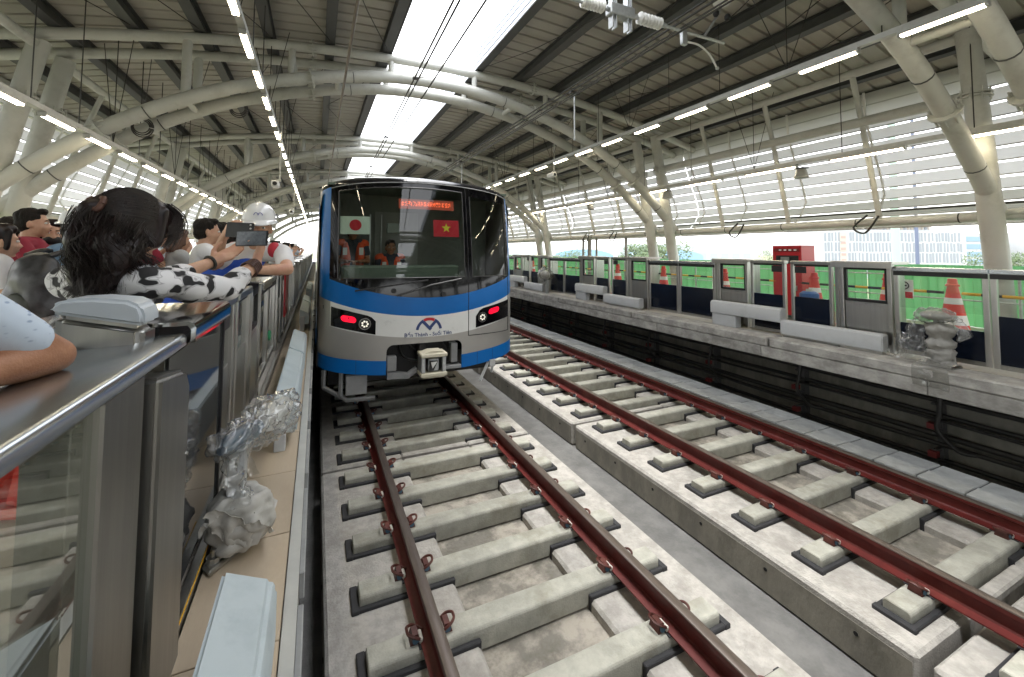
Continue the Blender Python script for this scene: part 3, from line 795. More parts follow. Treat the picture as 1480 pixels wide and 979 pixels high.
def patch(name, m, x0, x1, lo, hi, nx=30, nz=6, d=0., parent=train, smooth=40, th=0.0, clipx=None):
    """a piece of the curved front between two height curves, d metres in front of it"""
    b = MB()
    def f(u, t):
        a, c = lo(u), hi(u); z = a + (c - a) * t
        return (u, F(u, z) - d, z)
    b.grid(f, xs_(x0, x1, nx), lin(0, 1, nz))
    if th:
        k = len(b.v); nz_ = nz; nx_ = nx
        b.v += [(p[0], p[1] + th, p[2]) for p in b.v]
        edge = [i * nz for i in range(nx)] + [(nx - 1) * nz + j for j in range(1, nz)] + [i * nz + nz - 1 for i in range(nx - 2, -1, -1)] + [j for j in range(nz - 2, 0, -1)]
        for q, e in enumerate(edge):
            e2 = edge[(q + 1) % len(edge)]; b.f.append((e, e2, e2 + k, e + k))
    return b.build(name, m, parent, smooth=smooth)
WX0, WX1 = -1.235, .515         # windscreen
gtop = lambda x: 3.275 - .075 * (x + .1) ** 2
gbot = lambda x: 1.965
# black mask around the windscreen and the door window
XB = 1.335
patch('front_mask', mask_p, -XB, XB, b_mask, lambda x: gbot(x), 34, 4)
patch('front_mask', mask_p, -XB, WX0, gbot, lambda x: topz(x) - .12, 6, 10)
patch('front_mask', mask_p, WX1, .635, gbot, lambda x: topz(x) - .12, 5, 10)
patch('front_mask', mask_p, 1.275, XB, gbot, lambda x: topz(x) - .12, 4, 10)
patch('front_mask', mask_p, WX0, WX1, gtop, lambda x: topz(x) - .12, 24, 4)
patch('front_mask', mask_p, .635, 1.275, lambda x: 3.20 - .12 * (x - .6), lambda x: topz(x) - .12, 10, 4)
patch('windscreen', glass_w, WX0, WX1, gbot, gtop, 24, 10, -.012)
patch('door_window', glass_w, .635, 1.275, gbot, lambda x: 3.20 - .12 * (x - .6), 10, 10, -.012)
# thin grey frame lines round the glass
m = MB()
def fl(pts, r=.007, d=.004): m.tube([(x, F(x, z) - d, z) for x, z in pts], r, 5)
fl([(WX0, z) for z in lin(1.965, gtop(WX0), 8)]); fl([(WX1, z) for z in lin(1.965, gtop(WX1), 8)]); fl([(x, 1.965) for x in xs_(WX0, WX1, 20)])
fl([(x, gtop(x)) for x in xs_(WX0, WX1, 20)]); fl([(.635, z) for z in lin(1.965, 3.19, 8)]); fl([(1.275, z) for z in lin(1.965, 3.12, 8)]); fl([(x, 1.965) for x in xs_(.635, 1.275, 10)])
m.build('window_trim', mat('window_trim', (.06, .06, .06), rough=.3), train, smooth=60)
m = MB(); fl([(.572, z) for z in lin(1.10, 3.34, 20)], .006, .001); fl([(x, 1.10 + .0 * x) for x in xs_(.572, 1.30, 10)], .006, .001); fl([(1.30, z) for z in lin(1.10, 3.26, 20)], .006, .001)
m.build('door_gap', black, train)
patch('blue_band', blue_p, -1.4495, 1.4495, b_blue, b_mask, 50, 5)
patch('white_band', white_p, -1.315, 1.315, b_white, b_blue, 44, 5)
for s in (-1, 1):
    x0, x1 = sorted((s * 1.315, s * 1.4495)); patch('white_band_end', silver_p, x0, x1, b_white, b_blue, 10, 5)
    x0, x1 = sorted((s * XB, s * 1.4495))
    patch('blue_pillar', blue_p, x0, x1, b_mask, lambda x: topz(x) - .12, 12, 14)
patch('silver_band', silver_p, -1.4495, -.60, b_skt, b_white, 24, 5)
patch('silver_band', silver_p, .468, 1.4495, b_skt, b_white, 24, 5)
patch('silver_band', silver_p, -.60, .468, lambda x: 1.05, b_white, 16, 3)
patch('blue_skirt', blue_p, -1.4495, -.60, b_bot, b_skt, 24, 4, 0, train, 40, .03)
patch('blue_skirt', blue_p, .468, 1.4495, b_bot, b_skt, 24, 4, 0, train, 40, .03)
for x in (-.985, .72, .98): m = MB(); m.tube([(x, F(x, z) - .0005, z) for z in lin(b_bot(x) + .005, b_skt(x) - .003, 5)], .0022, 4); m.build('skirt_joint', under_d, train)
# rounded corners of the coupler opening
for s, xc in ((-1, -.60), (1, .468)):
    n = 6; r = .09; vs = []
    x0 = xc; z0 = 1.05
    pts = [(x0, z0)] + [(x0 - s * (r - r * math.cos(t)), z0 - r + r * math.sin(t)) for t in lin(0, math.pi / 2, n)]
    b = MB(); b.v = [(x, F(x, z), z) for x, z in pts]; b.f = [(0, i, i + 1) for i in range(1, n)]
    b.build('opening_corner', silver_p, train)
# lamp clusters
def cluster(s):
    xi, xo = s * .747, s * 1.305
    if s < 0:
        top = lambda x: 1.395 + .125 * x * x + .03 if False else np.interp(-x, [.747, .80, .85, 1.305], [1.385, 1.44, 1.465, 1.59])
        bot = lambda x: np.interp(-x, [.747, 1.305], [1.205, 1.333])
    else:
        top = lambda x: np.interp(x, [.69, .75, .80, 1.31], [1.37, 1.455, 1.485, 1.585]); xi = .69
        bot = lambda x: np.interp(x, [.69, 1.31], [1.205, 1.318])
    a, c = sorted((xi, xo))
    h = patch('headlight', mask_p, a, c, bot, top, 14, 5, .006, train, 40, .012)
    lx, lz = (s * .885, 1.355) if s < 0 else (.80, 1.352)
    b = MB(); n = 20
    def disc(cx, cz, rx, rz, d, nn=20, stad=0.):
        k = len(b.v); pts = []
        for j in range(nn):
            t = 2 * math.pi * j / nn; x = cx + rx * math.cos(t) + (stad if math.cos(t) > 0 else -stad); z = cz + rz * math.sin(t) + (x - cx) * .2 * s * (1 if stad else 0)
            pts.append((x, F(x, z) - d, z))
        b.v += pts; b.f.append(tuple(range(k, k + nn)))
    disc(lx, lz, .078, .078, .010); b.build('lens_rim', mat('chrome', (.6, .6, .6), rough=.15, metal=1.) if 'chrome' not in MATS else MATS['chrome'], h)
    b = MB(); disc(lx, lz, .068, .068, .013); b.build('lens', mat('lens_lit', (.10, .10, .095), rough=.12, metal=.7) if 'lens_lit' not in MATS else MATS['lens_lit'], h)
    b = MB()
    for k in range(7):
        t = k * .9; disc(lx + .035 * math.cos(t), lz + .035 * math.sin(t), .013, .013, .0155, 8)
    b.build('reflector', mat('lens_bright', (.8, .78, .7), rough=.1, emit=(1., .95, .8), estr=.09) if 'lens_bright' not in MATS else MATS['lens_bright'], h)
    b = MB(); tx, tz = (s * 1.09, 1.425) if s < 0 else (1.00, 1.44)
    disc(tx, tz, .045, .042, .010, 20, .05); b.build('tail_lamp', mat('tail_lamp', (.5, .0, .015), rough=.2, emit=(1., .004, .03), estr=.16) if 'tail_lamp' not in MATS else MATS['tail_lamp'], h)
cluster(-1); cluster(1)
# roof dome of the cab
b = MB()
def dome(u, t):
    z0 = topz(u) - .12; y0 = F(u, z0); rise = topz(u) - z0
    a = t * math.pi / 2
    return (u, y0 + (1 - math.cos(a)) * .6, z0 + rise * math.sin(a) * (1.0))
b.grid(dome, xs_(-1.4495, 1.4495, 40), lin(0, 1, 8)); b.build('cab_roof', roof_tr, train, smooth=60)
m = MB(); m.tube([(x, F(x, topz(x) - .14) - .004, topz(x) - .14) for x in xs_(-1.33, 1.33, 30)], .008, 5); m.build('roof_seam', under_m, train, smooth=60)
# car body behind the cab, loft of the cross-section
sec = [(-1.45, .70), (-1.475, 1.0), (-1.475, 2.9), (-1.45, 3.12), (-1.36, 3.27), (-1.0, 3.42), (-.5, 3.475), (0, 3.49), (.5, 3.475), (1.0, 3.42), (1.36, 3.27), (1.45, 3.12), (1.475, 2.9), (1.475, 1.0), (1.45, .70)]
for i, (ya, yb) in enumerate(((6.62, 26.2), (26.9, 46.5), (47.2, 66.8))):
    b = MB(); b.grid(lambda u, t: (sec[int(u)][0], t, sec[int(u)][1]), range(len(sec)), [ya, yb]); b.f += [tuple(j * 2 for j in range(len(sec)))] if i else []; b.f.append(tuple(j * 2 + 1 for j in range(len(sec))))
    body = b.build('car_body', silver_p, train, smooth=35)
    for s in (-1, 1):
        MB().box(s * 1.476, ya + .05, 2.75, s * 1.481, yb - .05, 3.0).build('blue_stripe', blue_p, body); MB().box(s * 1.476, ya + .05, 1.0, s * 1.481, yb - .05, 1.25).build('blue_stripe', blue_p, body)
        for k in range(4):
            y = ya + 2.3 + 4.9 * k
            MB().box(s * 1.476, y, .99, s * 1.485, y + 1.3, 2.74).build('side_door', white_p, body); MB().box(s * 1.4855, y + .1, 1.75, s * 1.487, y + .58, 2.6).build('door_glass', mask_p, body); MB().box(s * 1.4855, y + .72, 1.75, s * 1.487, y + 1.2, 2.6).build('door_glass', mask_p, body)
            if k < 3: MB().box(s * 1.476, y + 1.9, 1.75, s * 1.482, y + 4.3, 2.6).build('side_window', mask_p, body)
    MB().box(-.7, ya + 6, 3.5, .7, ya + 9.5, 3.68).build('roof_unit', under_m, train, bevel=.03)
    MB().box(-1.3, ya + .2, .38, 1.3, yb - .2, .72).build('underframe', under_d, train)
# silver side returns at the cab corners
for s in (-1, 1):
    b = MB(); b.grid(lambda u, t: (s * (1.4495 + .0255 * min(1, (u - 0) / .25)), F(s * 1.4495, t) + u if F(s * 1.4495, t) + u < 6.9 else 6.9, t), lin(0, .9, 6), lin(.70, 3.22, 10)); b.build('cab_side', silver_p, train, smooth=50)
# cab interior
b = MB(); b.box(-1.38, 7.45, 1.2, 1.38, 7.5, 3.4).build('cab_rear_wall', cab_m, train)
MB().box(-1.4, 6.35, 1.55, 1.4, 7.45, 1.60).build('cab_floor', under_d, train)
MB().box(-1.38, 6.5, 3.28, 1.38, 7.45, 3.31).build('cab_ceiling', cab_d, train)
MB().box(-1.18, 6.27, 1.9, .50, 6.55, 2.13).build('driver_desk', cab_d, train, bevel=.03)
MB().box(-.62, 7.42, 1.62, .1, 7.449, 3.0).build('cab_door', mat('cab_door', (.30, .32, .30), rough=.5), train)
for x in (-.70, -.52): MB().box(x - .01, 7.38, 1.7, x + .01, 7.41, 2.95).build('grab_pole', galv, train)
MB().box(-.5, 6.9, 2.62, -.30, 7.0, 2.78).build('monitor', mat('monitor', (.32, .38, .36), rough=.4), train, bevel=.01)
# destination display
d = MB(); d.grid(lambda u, t: (u, F(u, t) + .03, t), lin(-.44, .38, 10), lin(2.955, 3.10, 3)); disp = d.build('destination_display', mat('display_back', (.16, .035, .02), rough=.5, emit=(.5, .06, .02), estr=.05), train)
d = MB(); rnd = random.Random(3); x = -.40; zc = 3.027
while x < .33:
    for c in range(3):
        for r_ in range(5):
            if rnd.random() < .62:
                xx = x + c * .0125; zz = zc - .028 + r_ * .014 - .02 * (xx) * 0
                d.add([(xx, F(xx, zz) + .026, zz), (xx + .010, F(xx + .01, zz) + .026, zz), (xx + .010, F(xx + .01, zz + .011) + .026, zz + .011), (xx, F(xx, zz + .011) + .026, zz + .011)], [(0, 1, 2, 3)])
    x += .046
d.build('led_dots', mat('led_red', (1, .2, .1), emit=(1., .13, .04), estr=.24), disp)
# flags behind the windscreen
def flag(name, lab, x0, x1, z0, z1, m):
    b = MB(); b.grid(lambda u, t: (u, F(u, t) + .03, t), lin(x0, x1, 6), lin(z0, z1, 4)); o = b.build(name, m, None)
    return tag(o, lab, 'flag')
jp = flag('flag', 'white paper flag with a red disc inside the train windscreen', -1.215, -.835, 2.57, 2.82, mat('flag_white', (.62, .74, .68), rough=.7))
b = MB(); b.v = []; cx, cz = -1.02, 2.697
b.v = [(cx + .078 * math.cos(t), F(cx + .078 * math.cos(t), cz + .078 * math.sin(t)) + .026, cz + .078 * math.sin(t)) for t in lin(0, 2 * math.pi, 33)[:-1]]; b.f = [tuple(range(32))]
b.build('red_disc', mat('flag_red', (.50, .012, .03), rough=.7), jp)
vn = flag('flag', 'red paper flag with a yellow star inside the train windscreen', .055, .448, 2.555, 2.805, mat('flag_red2', (.52, .012, .03), rough=.7))
b = MB(); cx, cz = .25, 2.685; pts = []
for k in range(10):
    t = math.pi / 2 + k * math.pi / 5; r_ = .075 if k % 2 == 0 else .029; x, z = cx + r_ * math.cos(t), cz + r_ * math.sin(t); pts.append((x, F(x, z) + .026, z))
b.v = [(cx, F(cx, cz) + .026, cz)] + pts; b.f = [(0, 1 + k, 1 + (k + 1) % 10) for k in range(10)]
b.build('yellow_star', mat('star_yellow', (.72, .62, .04), rough=.7), vn)
# wipers and their arms
for pts in ([(-1.02, 1.80), (-.55, 1.865), (-.05, 1.93)], [(-.48, 1.72), (.0, 1.86), (.45, 1.94)]):
    MB().tube([(x, F(x, z) - .03, z) for x, z in pts], .013, 6).build('wiper', black_s, train, smooth=60)
for x, z in ((-.52, 1.79), (.18, 1.72)): MB().lathe([(.035, F(x, z) - .03), (.03, F(x, z) + .01)], (x, 0, z), 12, 'y').build('wiper_pivot', black_s, train)
# network emblem and line name
def strip_arc(b, cx, cz, r0, r1, t0, t1, n=16, d=.004):
    k = len(b.v)
    for t in lin(t0, t1, n):
        for r_ in (r0, r1):
            x, z = cx + r_ * math.cos(t), cz + r_ * math.sin(t); b.v.append((x, F(x, z) - d, z))
    for i in range(n - 1): b.f.append((k + 2 * i, k + 2 * i + 1, k + 2 * i + 3, k + 2 * i + 2))
def strip_line(b, p, q, wd, d=.0045):
    (x0, z0), (x1, z1) = p, q; L = math.hypot(x1 - x0, z1 - z0); nx, nz = -(z1 - z0) / L * wd / 2, (x1 - x0) / L * wd / 2
    vs = [(x0 + nx, z0 + nz), (x0 - nx, z0 - nz), (x1 - nx, z1 - nz), (x1 + nx, z1 + nz)]
    b.add([(x, F(x, z) - d, z) for x, z in vs], [(0, 1, 2, 3)])
navy_l = mat('emblem_navy', (.02, .045, .16), rough=.4); lred = mat('emblem_red', (.50, .02, .03), rough=.4)
cx, cz = -.025, 1.212
b = MB(); strip_arc(b, cx, cz, .150, .188, R(8), R(62)); strip_arc(b, cx, cz, .150, .188, R(118), R(172))
strip_line(b, (cx - .085, cz + .135), (cx + .028, cz + .018), .042); strip_line(b, (cx + .095, cz + .135), (cx - .0, cz + .03), .042, .005)
emb = b.build('emblem', navy_l, train)
b = MB(); strip_arc(b, cx, cz, .148, .188, R(63), R(117)); b.build('emblem_arc', lred, emb)
def text_mesh(body, size, name='text'):
    c = bpy.data.curves.new(name, 'FONT'); c.body = body; c.size = size; c.align_x = 'CENTER'; c.resolution_u = 3; c.offset = .0012 if size < .08 else .0
    o = bpy.data.objects.new(name, c); COL.objects.link(o); bpy.context.view_layer.update()
    me = bpy.data.meshes.new_from_object(o.evaluated_get(bpy.context.evaluated_depsgraph_get()))
    bpy.data.objects.remove(o); bpy.data.curves.remove(c)
    return me
def put_text(body, size, fn, m, parent, name='lettering'):
    me = text_mesh(body, size)
    b = MB(); b.v = [tuple(fn(v.co.x, v.co.y)) for v in me.vertices]; b.f = [tuple(p.vertices) for p in me.polygons]
    bpy.data.meshes.remove(me)
    o = b.build(name, m, parent); return o
put_text('Bến Thành - Suối Tiên', .074, lambda x, y: (x * 1.0 - .03, F(x - .03, 1.145 + y) - .004, 1.143 + y + .05 * (x ** 2)), navy_l, train, 'line_name')
# coupler and under-nose gear
cp = thing('', '', '') if False else None
MB().box(-.58, 6.30, .55, .45, 6.34, 1.10).build('opening_back', under_d, train)
MB().box(-.15, 6.05, .74, -.06, 6.32, 1.03).build('frame_post', under_d, train, bevel=.01)
c = MB(); c.box(-.18, 5.78, .885, .19, 6.05, .94); c.build('coupler', mat('coupler_cream', (.60, .57, .45), (.52, .49, .39), rough=.6, scale=8), train, bevel=.012)
cm = MATS['coupler_cream']; q = train.children[-1]
MB().prism([(-.14, .9405), (.15, .9405), (.11, .965), (-.05, .97), (-.10, .955)], 'y', 5.80, 6.0).build('coupler_top', cm, q)
MB().box(-.18, 5.78, .625, .19, 6.05, .68).build('coupler_base', cm, q, bevel=.012)
MB().box(-.15, 5.80, .605, .16, 6.0, .6245).build('coupler_foot', cm, q, bevel=.01)
for x in (-.17, .12): MB().box(x, 5.80, .68, x + .055, 6.04, .885).build('coupler_post', galv, q, bevel=.008)
MB().box(-.07, 5.83, .69, .08, 6.1, .86).build('coupler_head', galv, q, bevel=.01)
b = MB(); b.prism([(-.055, .705), (.0, .705), (.06, .83), (-.055, .84)], 'y', 5.80, 5.829); b.build('coupler_cone', black_s, q)
b = MB(); b.prism([(-.04, .82), (.045, .825), (-.018, .74)], 'y', 5.786, 5.80); b.build('coupler_mark', white_p, q)
MB().tube([(.0, 6.1, .77), (.0, 6.34, .77)], .06, 10).build('coupler_shank', under_m, q)
b = MB(); b.hexa([(-.58, 6.06, .58), (-.30, 6.0, .58), (-.30, 6.12, .58), (-.58, 6.16, .58)], [(-.58, 6.06, .68), (-.30, 6.0, .64), (-.30, 6.12, .64), (-.58, 6.16, .68)]); b.hexa([(-.30, 6.0, .58), (-.19, 5.98, .66), (-.19, 6.1, .66), (-.30, 6.12, .58)], [(-.30, 6.0, .64), (-.19, 5.98, .715), (-.19, 6.1, .715), (-.30, 6.12, .64)]); b.build('step', under_m, train)
MB().box(.20, 6.02, .64, .47, 6.14, .69).build('step', under_m, train, bevel=.008)
MB().box(-.59, 6.04, .69, -.46, 6.16, .89).build('side_bracket', under_m, train, bevel=.01)
MB().box(.32, 6.06, .72, .42, 6.2, 1.0).build('side_bracket', under_m, train, bevel=.01)
for pts, r in (([(-.4, 6.25, 1.0), (-.35, 6.2, .85), (-.2, 6.18, .78), (-.08, 6.1, .8)], .02), ([(.2, 6.25, 1.02), (.27, 6.2, .92), (.33, 6.2, .8), (.3, 6.2, .7)], .018), ([(-.25, 6.28, 1.03), (-.22, 6.2, .95), (-.1, 6.2, .9)], .016)):
    MB().tube(spline(pts, 5), r, 6).build('air_hose', black_s, train, smooth=60)
# obstacle deflector brackets below the skirt
MB().box(-1.10, 6.15, .40, -.83, 6.25, .66).build('deflector_plate', under_m, train, bevel=.006)
b = MB()
for pts in ([(-1.37, 6.35, .72), (-1.37, 6.33, .50), (-1.08, 6.2, .33), (-.72, 6.15, .33)], [(-1.16, 6.2, .70), (-1.16, 6.2, .40)]): b.tube(pts, .028, 4)
b.build('deflector_bracket', under_m, train)
b = MB(); b.tube([(.93, 6.12, .66), (.78, 6.08, .40)], .028, 4); b.tube([(1.02, 6.12, .68), (.97, 6.10, .50)], .02, 4); b.box(.93, 6.06, .60, 1.02, 6.10, .70); b.build('deflector_bracket', galv, train)
# wheels and axle in the dark
for y in (8.2, 10.3):
    for s in (-1, 1): MB().lathe([(.43, s * .70), (.43, s * .80), (.46, s * .685), (.2, s * .82)], (0, y, .43), 20, 'x').build('wheel', under_d, train)
    MB().tube([(-.8, y, .43), (.8, y, .43)], .08, 8).build('axle', under_d, train)
# ================================================================== OVERHEAD LINE
def wire(label, pts, r, m=wire_m, n=6): return tag(MB().tube(pts, r, n).build('overhead_wire', m, smooth=60), label, 'wire')
for dx in (-.03, .03):
    wire('one of the twin contact wires running above the train', [(-.27 + dx, -3, 5.02), (-.24 + dx, 3, 5.02), (.05 + dx, 16, 5.02), (.0 + dx, 62, 5.02)], .0135)['group'] = 'twin contact wires'
wire('single thin overhead wire right of the twin wires above the train', [(.06, -3, 5.12), (.25, 18, 5.1), (.2, 62, 5.1)], .0135)
wire('thick brown feeder cable hanging over the near edge of the train', [(-1.12, -3, 5.45), (-1.12, 30, 5.4), (-1.12, 62, 5.4)], .021, wire_br, 8)
for i, (x, z) in enumerate(((3.33, 5.86), (3.45, 5.86), (3.28, 5.60), (3.39, 5.72))):
    wire('%s dark overhead wire above the empty track' % ['upper twin', 'outer twin', 'lowest', 'middle'][i], [(x, -3, z), (x - .02, 15, z - .03), (x, 62, z - .03)], .018 if i < 2 else .014)
b = MB()
for y in (6.5, 10.2, 14, 19, 26):
    b.tube([(-.27 + .0216 * (y - 2), y, 5.02), (.0 + .012 * y, y, 5.11)], .005, 4); b.box(-.27 + .0216 * (y - 2) - .045, y - .03, 5.005, -.27 + .0216 * (y - 2) + .045, y + .03, 5.035)
tag(b.build('wire_spacer', wire_m), 'small clips tying the contact wires together above the train', 'wire clip')
for k, y in enumerate((7.5, 15.2)):
    o = thing('wire_hanger', '%s hanging clamp with a short rod on the wires above the empty track' % ['nearer', 'farther'][k], 'wire clamp', (3.4, y, 5.86))
    MB().box(3.28, y - .05, 5.70, 3.5, y + .05, 5.74).build('clamp', wire_m, o); MB().tube([(3.39, y, 5.7), (3.39, y, 4.75)], .016, 6).build('rod', galv, o); MB().lathe([(.026, 4.70), (.026, 4.76)], (3.39, y, 0), 8).build('end_cap', galv, o)
# cantilever arm with two insulators
o = thing('catenary_cantilever', 'galvanised overhead line arm with two white ribbed insulators at the top of the picture', 'line arm', (2.27, 4.6, 5.7))
ya = 4.6
MB().tube([(1.1, ya, 5.66), (4.32, ya, 5.69)], .024, 10).build('arm_tube', galv, o, smooth=60)
for x0, x1 in ((1.62, 1.98), (2.58, 3.0)):
    pr = []; n = 7
    for k in range(n):
        a = x0 + (x1 - x0) * k / n; st = (x1 - x0) / n
        pr += [(.035, a), (.085, a + st * .35), (.088, a + st * .5), (.04, a + st * .75)]
    MB().lathe(pr, (0, ya, 5.685), 16, 'x').build('insulator', insul, o, smooth=40)
for x in (2.10, 2.16, 2.36, 2.42): MB().box(x - .012, ya - .05, 5.42, x + .012, ya + .05, 6.9).build('drop_plate', galv, o, bevel=.003)
MB().box(2.05, ya - .07, 5.60, 2.47, ya + .07, 5.76).build('clamp', galv, o, bevel=.012)
for x in (1.55, 2.04, 2.52, 3.06): MB().lathe([(.036, x - .03), (.036, x + .03)], (0, ya, 5.685), 12, 'x').build('ferrule', galv, o)
MB().box(3.40, ya - .03, 5.47, 3.50, ya + .03, 5.72).build('bracket', galv, o, bevel=.006)
MB().tube(spline([(3.5, ya, 5.53), (3.75, ya, 5.54), (4.0, ya + .02, 5.46), (4.2, ya + .05, 5.30)], 5), .016, 8).build('steady_arm', insul, o, smooth=60); MB().ell((4.22, ya + .05, 5.28), (.03, .03, .03), 8).build('wire_grip', galv, o)
MB().tube([(3.9, ya, 5.72), (4.22, ya, 6.15), (4.3, ya, 6.4)], .02, 8).build('stay', galv, o, smooth=60)
MB().ell((4.3, ya, 6.35), (.14, .14, .06), 12).build('cap_insulator', insul, o, smooth=60)
for dx in (-.14, .12): MB().ell((4.27 + dx, ya - .02, 6.12), (.05, .05, .06), 10).build('pulley', black_s, o, smooth=60)
# speakers, cameras, coils of cable
sp = None
for k, (x, y, z) in enumerate(((8.1, 5.72, 4.22), (8.1, 9.65, 4.22), (8.1, 13.6, 4.22), (8.1, 17.6, 4.22))):
    lab = '%s grey bell-shaped loudspeaker under the low lamp line of the far platform' % ORD[k]
    if sp is None:
        sp = o = thing('loudspeaker', lab, 'loudspeaker', (x, y, z), 'loudspeakers under the far lamp line')
        MB().lathe([(.06, z - .02), (.10, z - .06), (.12, z - .16), (.15, z - .21), (.15, z - .225)], (x, y, 0), 14).build('bell', mat('speaker_grey', (.36, .36, .35), rough=.6), o, smooth=40)
        MB().box(x - .10, y - .10, z - .02, x + .10, y + .10, z - .003).build('yoke', black_s, o)
    else: dup(sp, (x, y, z), lab)
cm0 = None
for k, (x, y, z) in enumerate(((-2.44, 12.0, 3.98), (-2.5, 20.5, 4.0), (5.6, 12.2, 4.9), (6.0, 20.0, 4.6))):
    lab = ['white surveillance camera on a drop rod above the worker in the helmet', 'farther white surveillance camera above the near platform', 'white surveillance camera on a drop rod beyond the train roof', 'farther white surveillance camera above the far platform'][k]
    if cm0 is None:
        cm0 = o = thing('surveillance_camera', lab, 'camera', (x, y, z), 'surveillance cameras on drop rods')
        MB().tube([(x + .05, y, z + .1), (x + .05, y, z + 1.5)], .02, 6).build('rod', tube_m, o)
        a = MB(); a.box(x - .12, y - .2, z - .07, x + .04, y + .2, z + .08); a.build('housing', white_p, o, bevel=.02)
        MB().lathe([(.05, y - .21), (.05, y - .2)], (x - .04, 0, z), 12, 'y').build('lens', black_s, o); MB().box(x - .02, y - .05, z + .08, x + .08, y + .05, z + .13).build('mount', tube_m, o)
    else: dup(cm0, (x, y, z), lab)
for k, (x, y, z) in enumerate(((-3.2, 11.2, 5.55), (-4.76, 10.75, 4.8))):
    b = MB()
    for j in range(4):
        r = .13 + .016 * j; b.tube([(x + r * math.cos(t), y - .03 + .02 * j, z + (r + .02 * (j % 2)) * math.sin(t)) for t in lin(0, 6.2, 22)], .012, 5)
    tag(b.build('cable_coil', wire_m, smooth=60), ['black cable coil hanging from the middle of the second arch', 'lower black cable coil near the foot of the second arch'][k], 'cable coil')
for k, (y, z) in enumerate(((4.9, 3.0), (7.9, 3.0), (13.2, 3.0), (15.0, 3.0))):
    b = MB(); b.tube(spline([(8.9, y, z + .15), (8.88, y + .25, z - .1), (8.9, y + .05, z - .22), (8.88, y - .2, z + .12)], 5), .02, 6)
    tag(b.build('cable_loop', wire_m, smooth=60), '%s loop of black cable hanging at the lower tube of the far wall' % ORD[k], 'cable loop')

# ================================================================== WRAPPED SENSOR POSTS
clear_bag = glass('clear_plastic', (.94, .95, .94), 1.45, .08, 2.6, .08)
foam_m = mat('foam_wrap', (.44, .43, .395), (.56, .55, .51), rough=.5, scale=9, trans=.15)
foam_g = mat('foam_grey', (.33, .325, .30), (.42, .41, .385), rough=.5, scale=9, trans=.2)
film_d = glass('milky_plastic', (.70, .70, .67), 1.45, .15, 1.8, .10)
def crumple(b, amp, freq, seed):
    off = Vector((seed * 7.3, seed * 3.1, seed))
    b.v = [tuple(Vector(v) + noise.noise_vector(Vector(v) * freq + off) * amp + noise.noise_vector(Vector(v) * freq * 2.7 + off) * amp * .45) for v in b.v]
def creased(b, name, m, parent, amp, seed, fr=(13, 13, 9), cuts=1):
    # dense skin pushed into sharp creases, the way loose plastic folds
    me = bpy.data.meshes.new('t'); me.from_pydata(b.v, [], b.f); bm = bmesh.new(); bm.from_mesh(me)
    bmesh.ops.recalc_face_normals(bm, faces=bm.faces); bmesh.ops.subdivide_edges(bm, edges=bm.edges, cuts=cuts, use_grid_fill=True, smooth=.5); bm.normal_update()
    sd = Vector((seed * 5.1, seed * 1.7, seed))
    def rid(p, k): return 2.2 * abs(noise.noise(Vector((p.x * fr[0] * k, p.y * fr[1] * k, p.z * fr[2] * k)) + sd))
    mv = [(v, v.normal * (amp * (rid(v.co, 1) * .8 + rid(v.co, 2.3) * .42 + rid(v.co, 5.) * .16 - .45))) for v in bm.verts]
    for v, d in mv: v.co += d
    q = MB(); bm.verts.index_update(); q.v = [tuple(v.co) for v in bm.verts]; q.f = [tuple(v.index for v in f.verts) for f in bm.faces]
    bm.free(); bpy.data.meshes.remove(me)
    return q.build(name, m, parent, smooth=75)
o = thing('wrapped_sensor', 'sensor post wrapped in clear plastic and foam on the near platform edge, dark blue inside', 'sensor', (-1.79, 2.25, PZ))
b = MB(); b.prism([(-1.90, 2.20), (-1.86, 2.14), (-1.70, 2.36), (-1.68, 2.44), (-1.72, 2.47), (-1.88, 2.30)], 'z', PZ, PZ + .025); b.build('base_plate', steel_d, o, bevel=.008)
for x, y in ((-1.86, 2.21), (-1.715, 2.41)): MB().lathe([(.028, PZ + .025), (.028, PZ + .045), (.012, PZ + .046), (.012, PZ + .075)], (x, y, 0), 10).build('bolt', steel_d, o)
MB().box(-1.835, 2.28, PZ + .02, -1.765, 2.35, PZ + .44).build('pole', galv, o, bevel=.006)
b = MB(); ring = []
b.lathe([(.06, 1.05), (.095, 1.055), (.115, 1.07), (.122, 1.09), (.126, 1.11), (.128, 1.135), (.128, 1.16), (.125, 1.185), (.120, 1.21), (.095, 1.235), (.06, 1.22)], (-1.785, 2.31, 0), 44)
crumple(b, .035, 7, 1); creased(b, 'foam_wrap', foam_m, o, .016, 1, (9, 9, 15))
b = MB(); b.grid(lambda u, t: (-1.90 + .21 * u + .015 * math.sin(t * 5), 2.165 - .01 * u + .03 * t, 1.23 - .11 * t - .05 * u + .03 * math.sin(u * 6)), lin(0, 1, 12), lin(0, 1, 9)); crumple(b, .03, 9, 41); creased(b, 'foam_flap', foam_m, o, .02, 42, (14, 14, 6))
b = MB(); b.grid(lambda u, t: (-1.72 + .07 * t, 2.20 + .22 * u, 1.20 - .10 * t - .03 * math.sin(u * 4)), lin(0, 1, 12), lin(0, 1, 9)); crumple(b, .03, 9, 43); creased(b, 'foam_flap', foam_m, o, .02, 44, (14, 14, 6))
A, B_ = Vector((-1.86, 2.20, 1.47)), Vector((-1.63, 3.05, 1.37))
b = MB(); n = 30
pts = [A.lerp(B_, t) for t in lin(0, 1, n)]
rad = [float(np.interp(t, lin(0, 1, 12), [.02, .05, .066, .07, .075, .085, .10, .11, .112, .105, .09, .04])) for t in lin(0, 1, n)]
b.tube(pts, rad, 40); crumple(b, .02, 8, 2); creased(b, 'clear_wrap', clear_bag, o, .030, 2, (20, 9, 20))
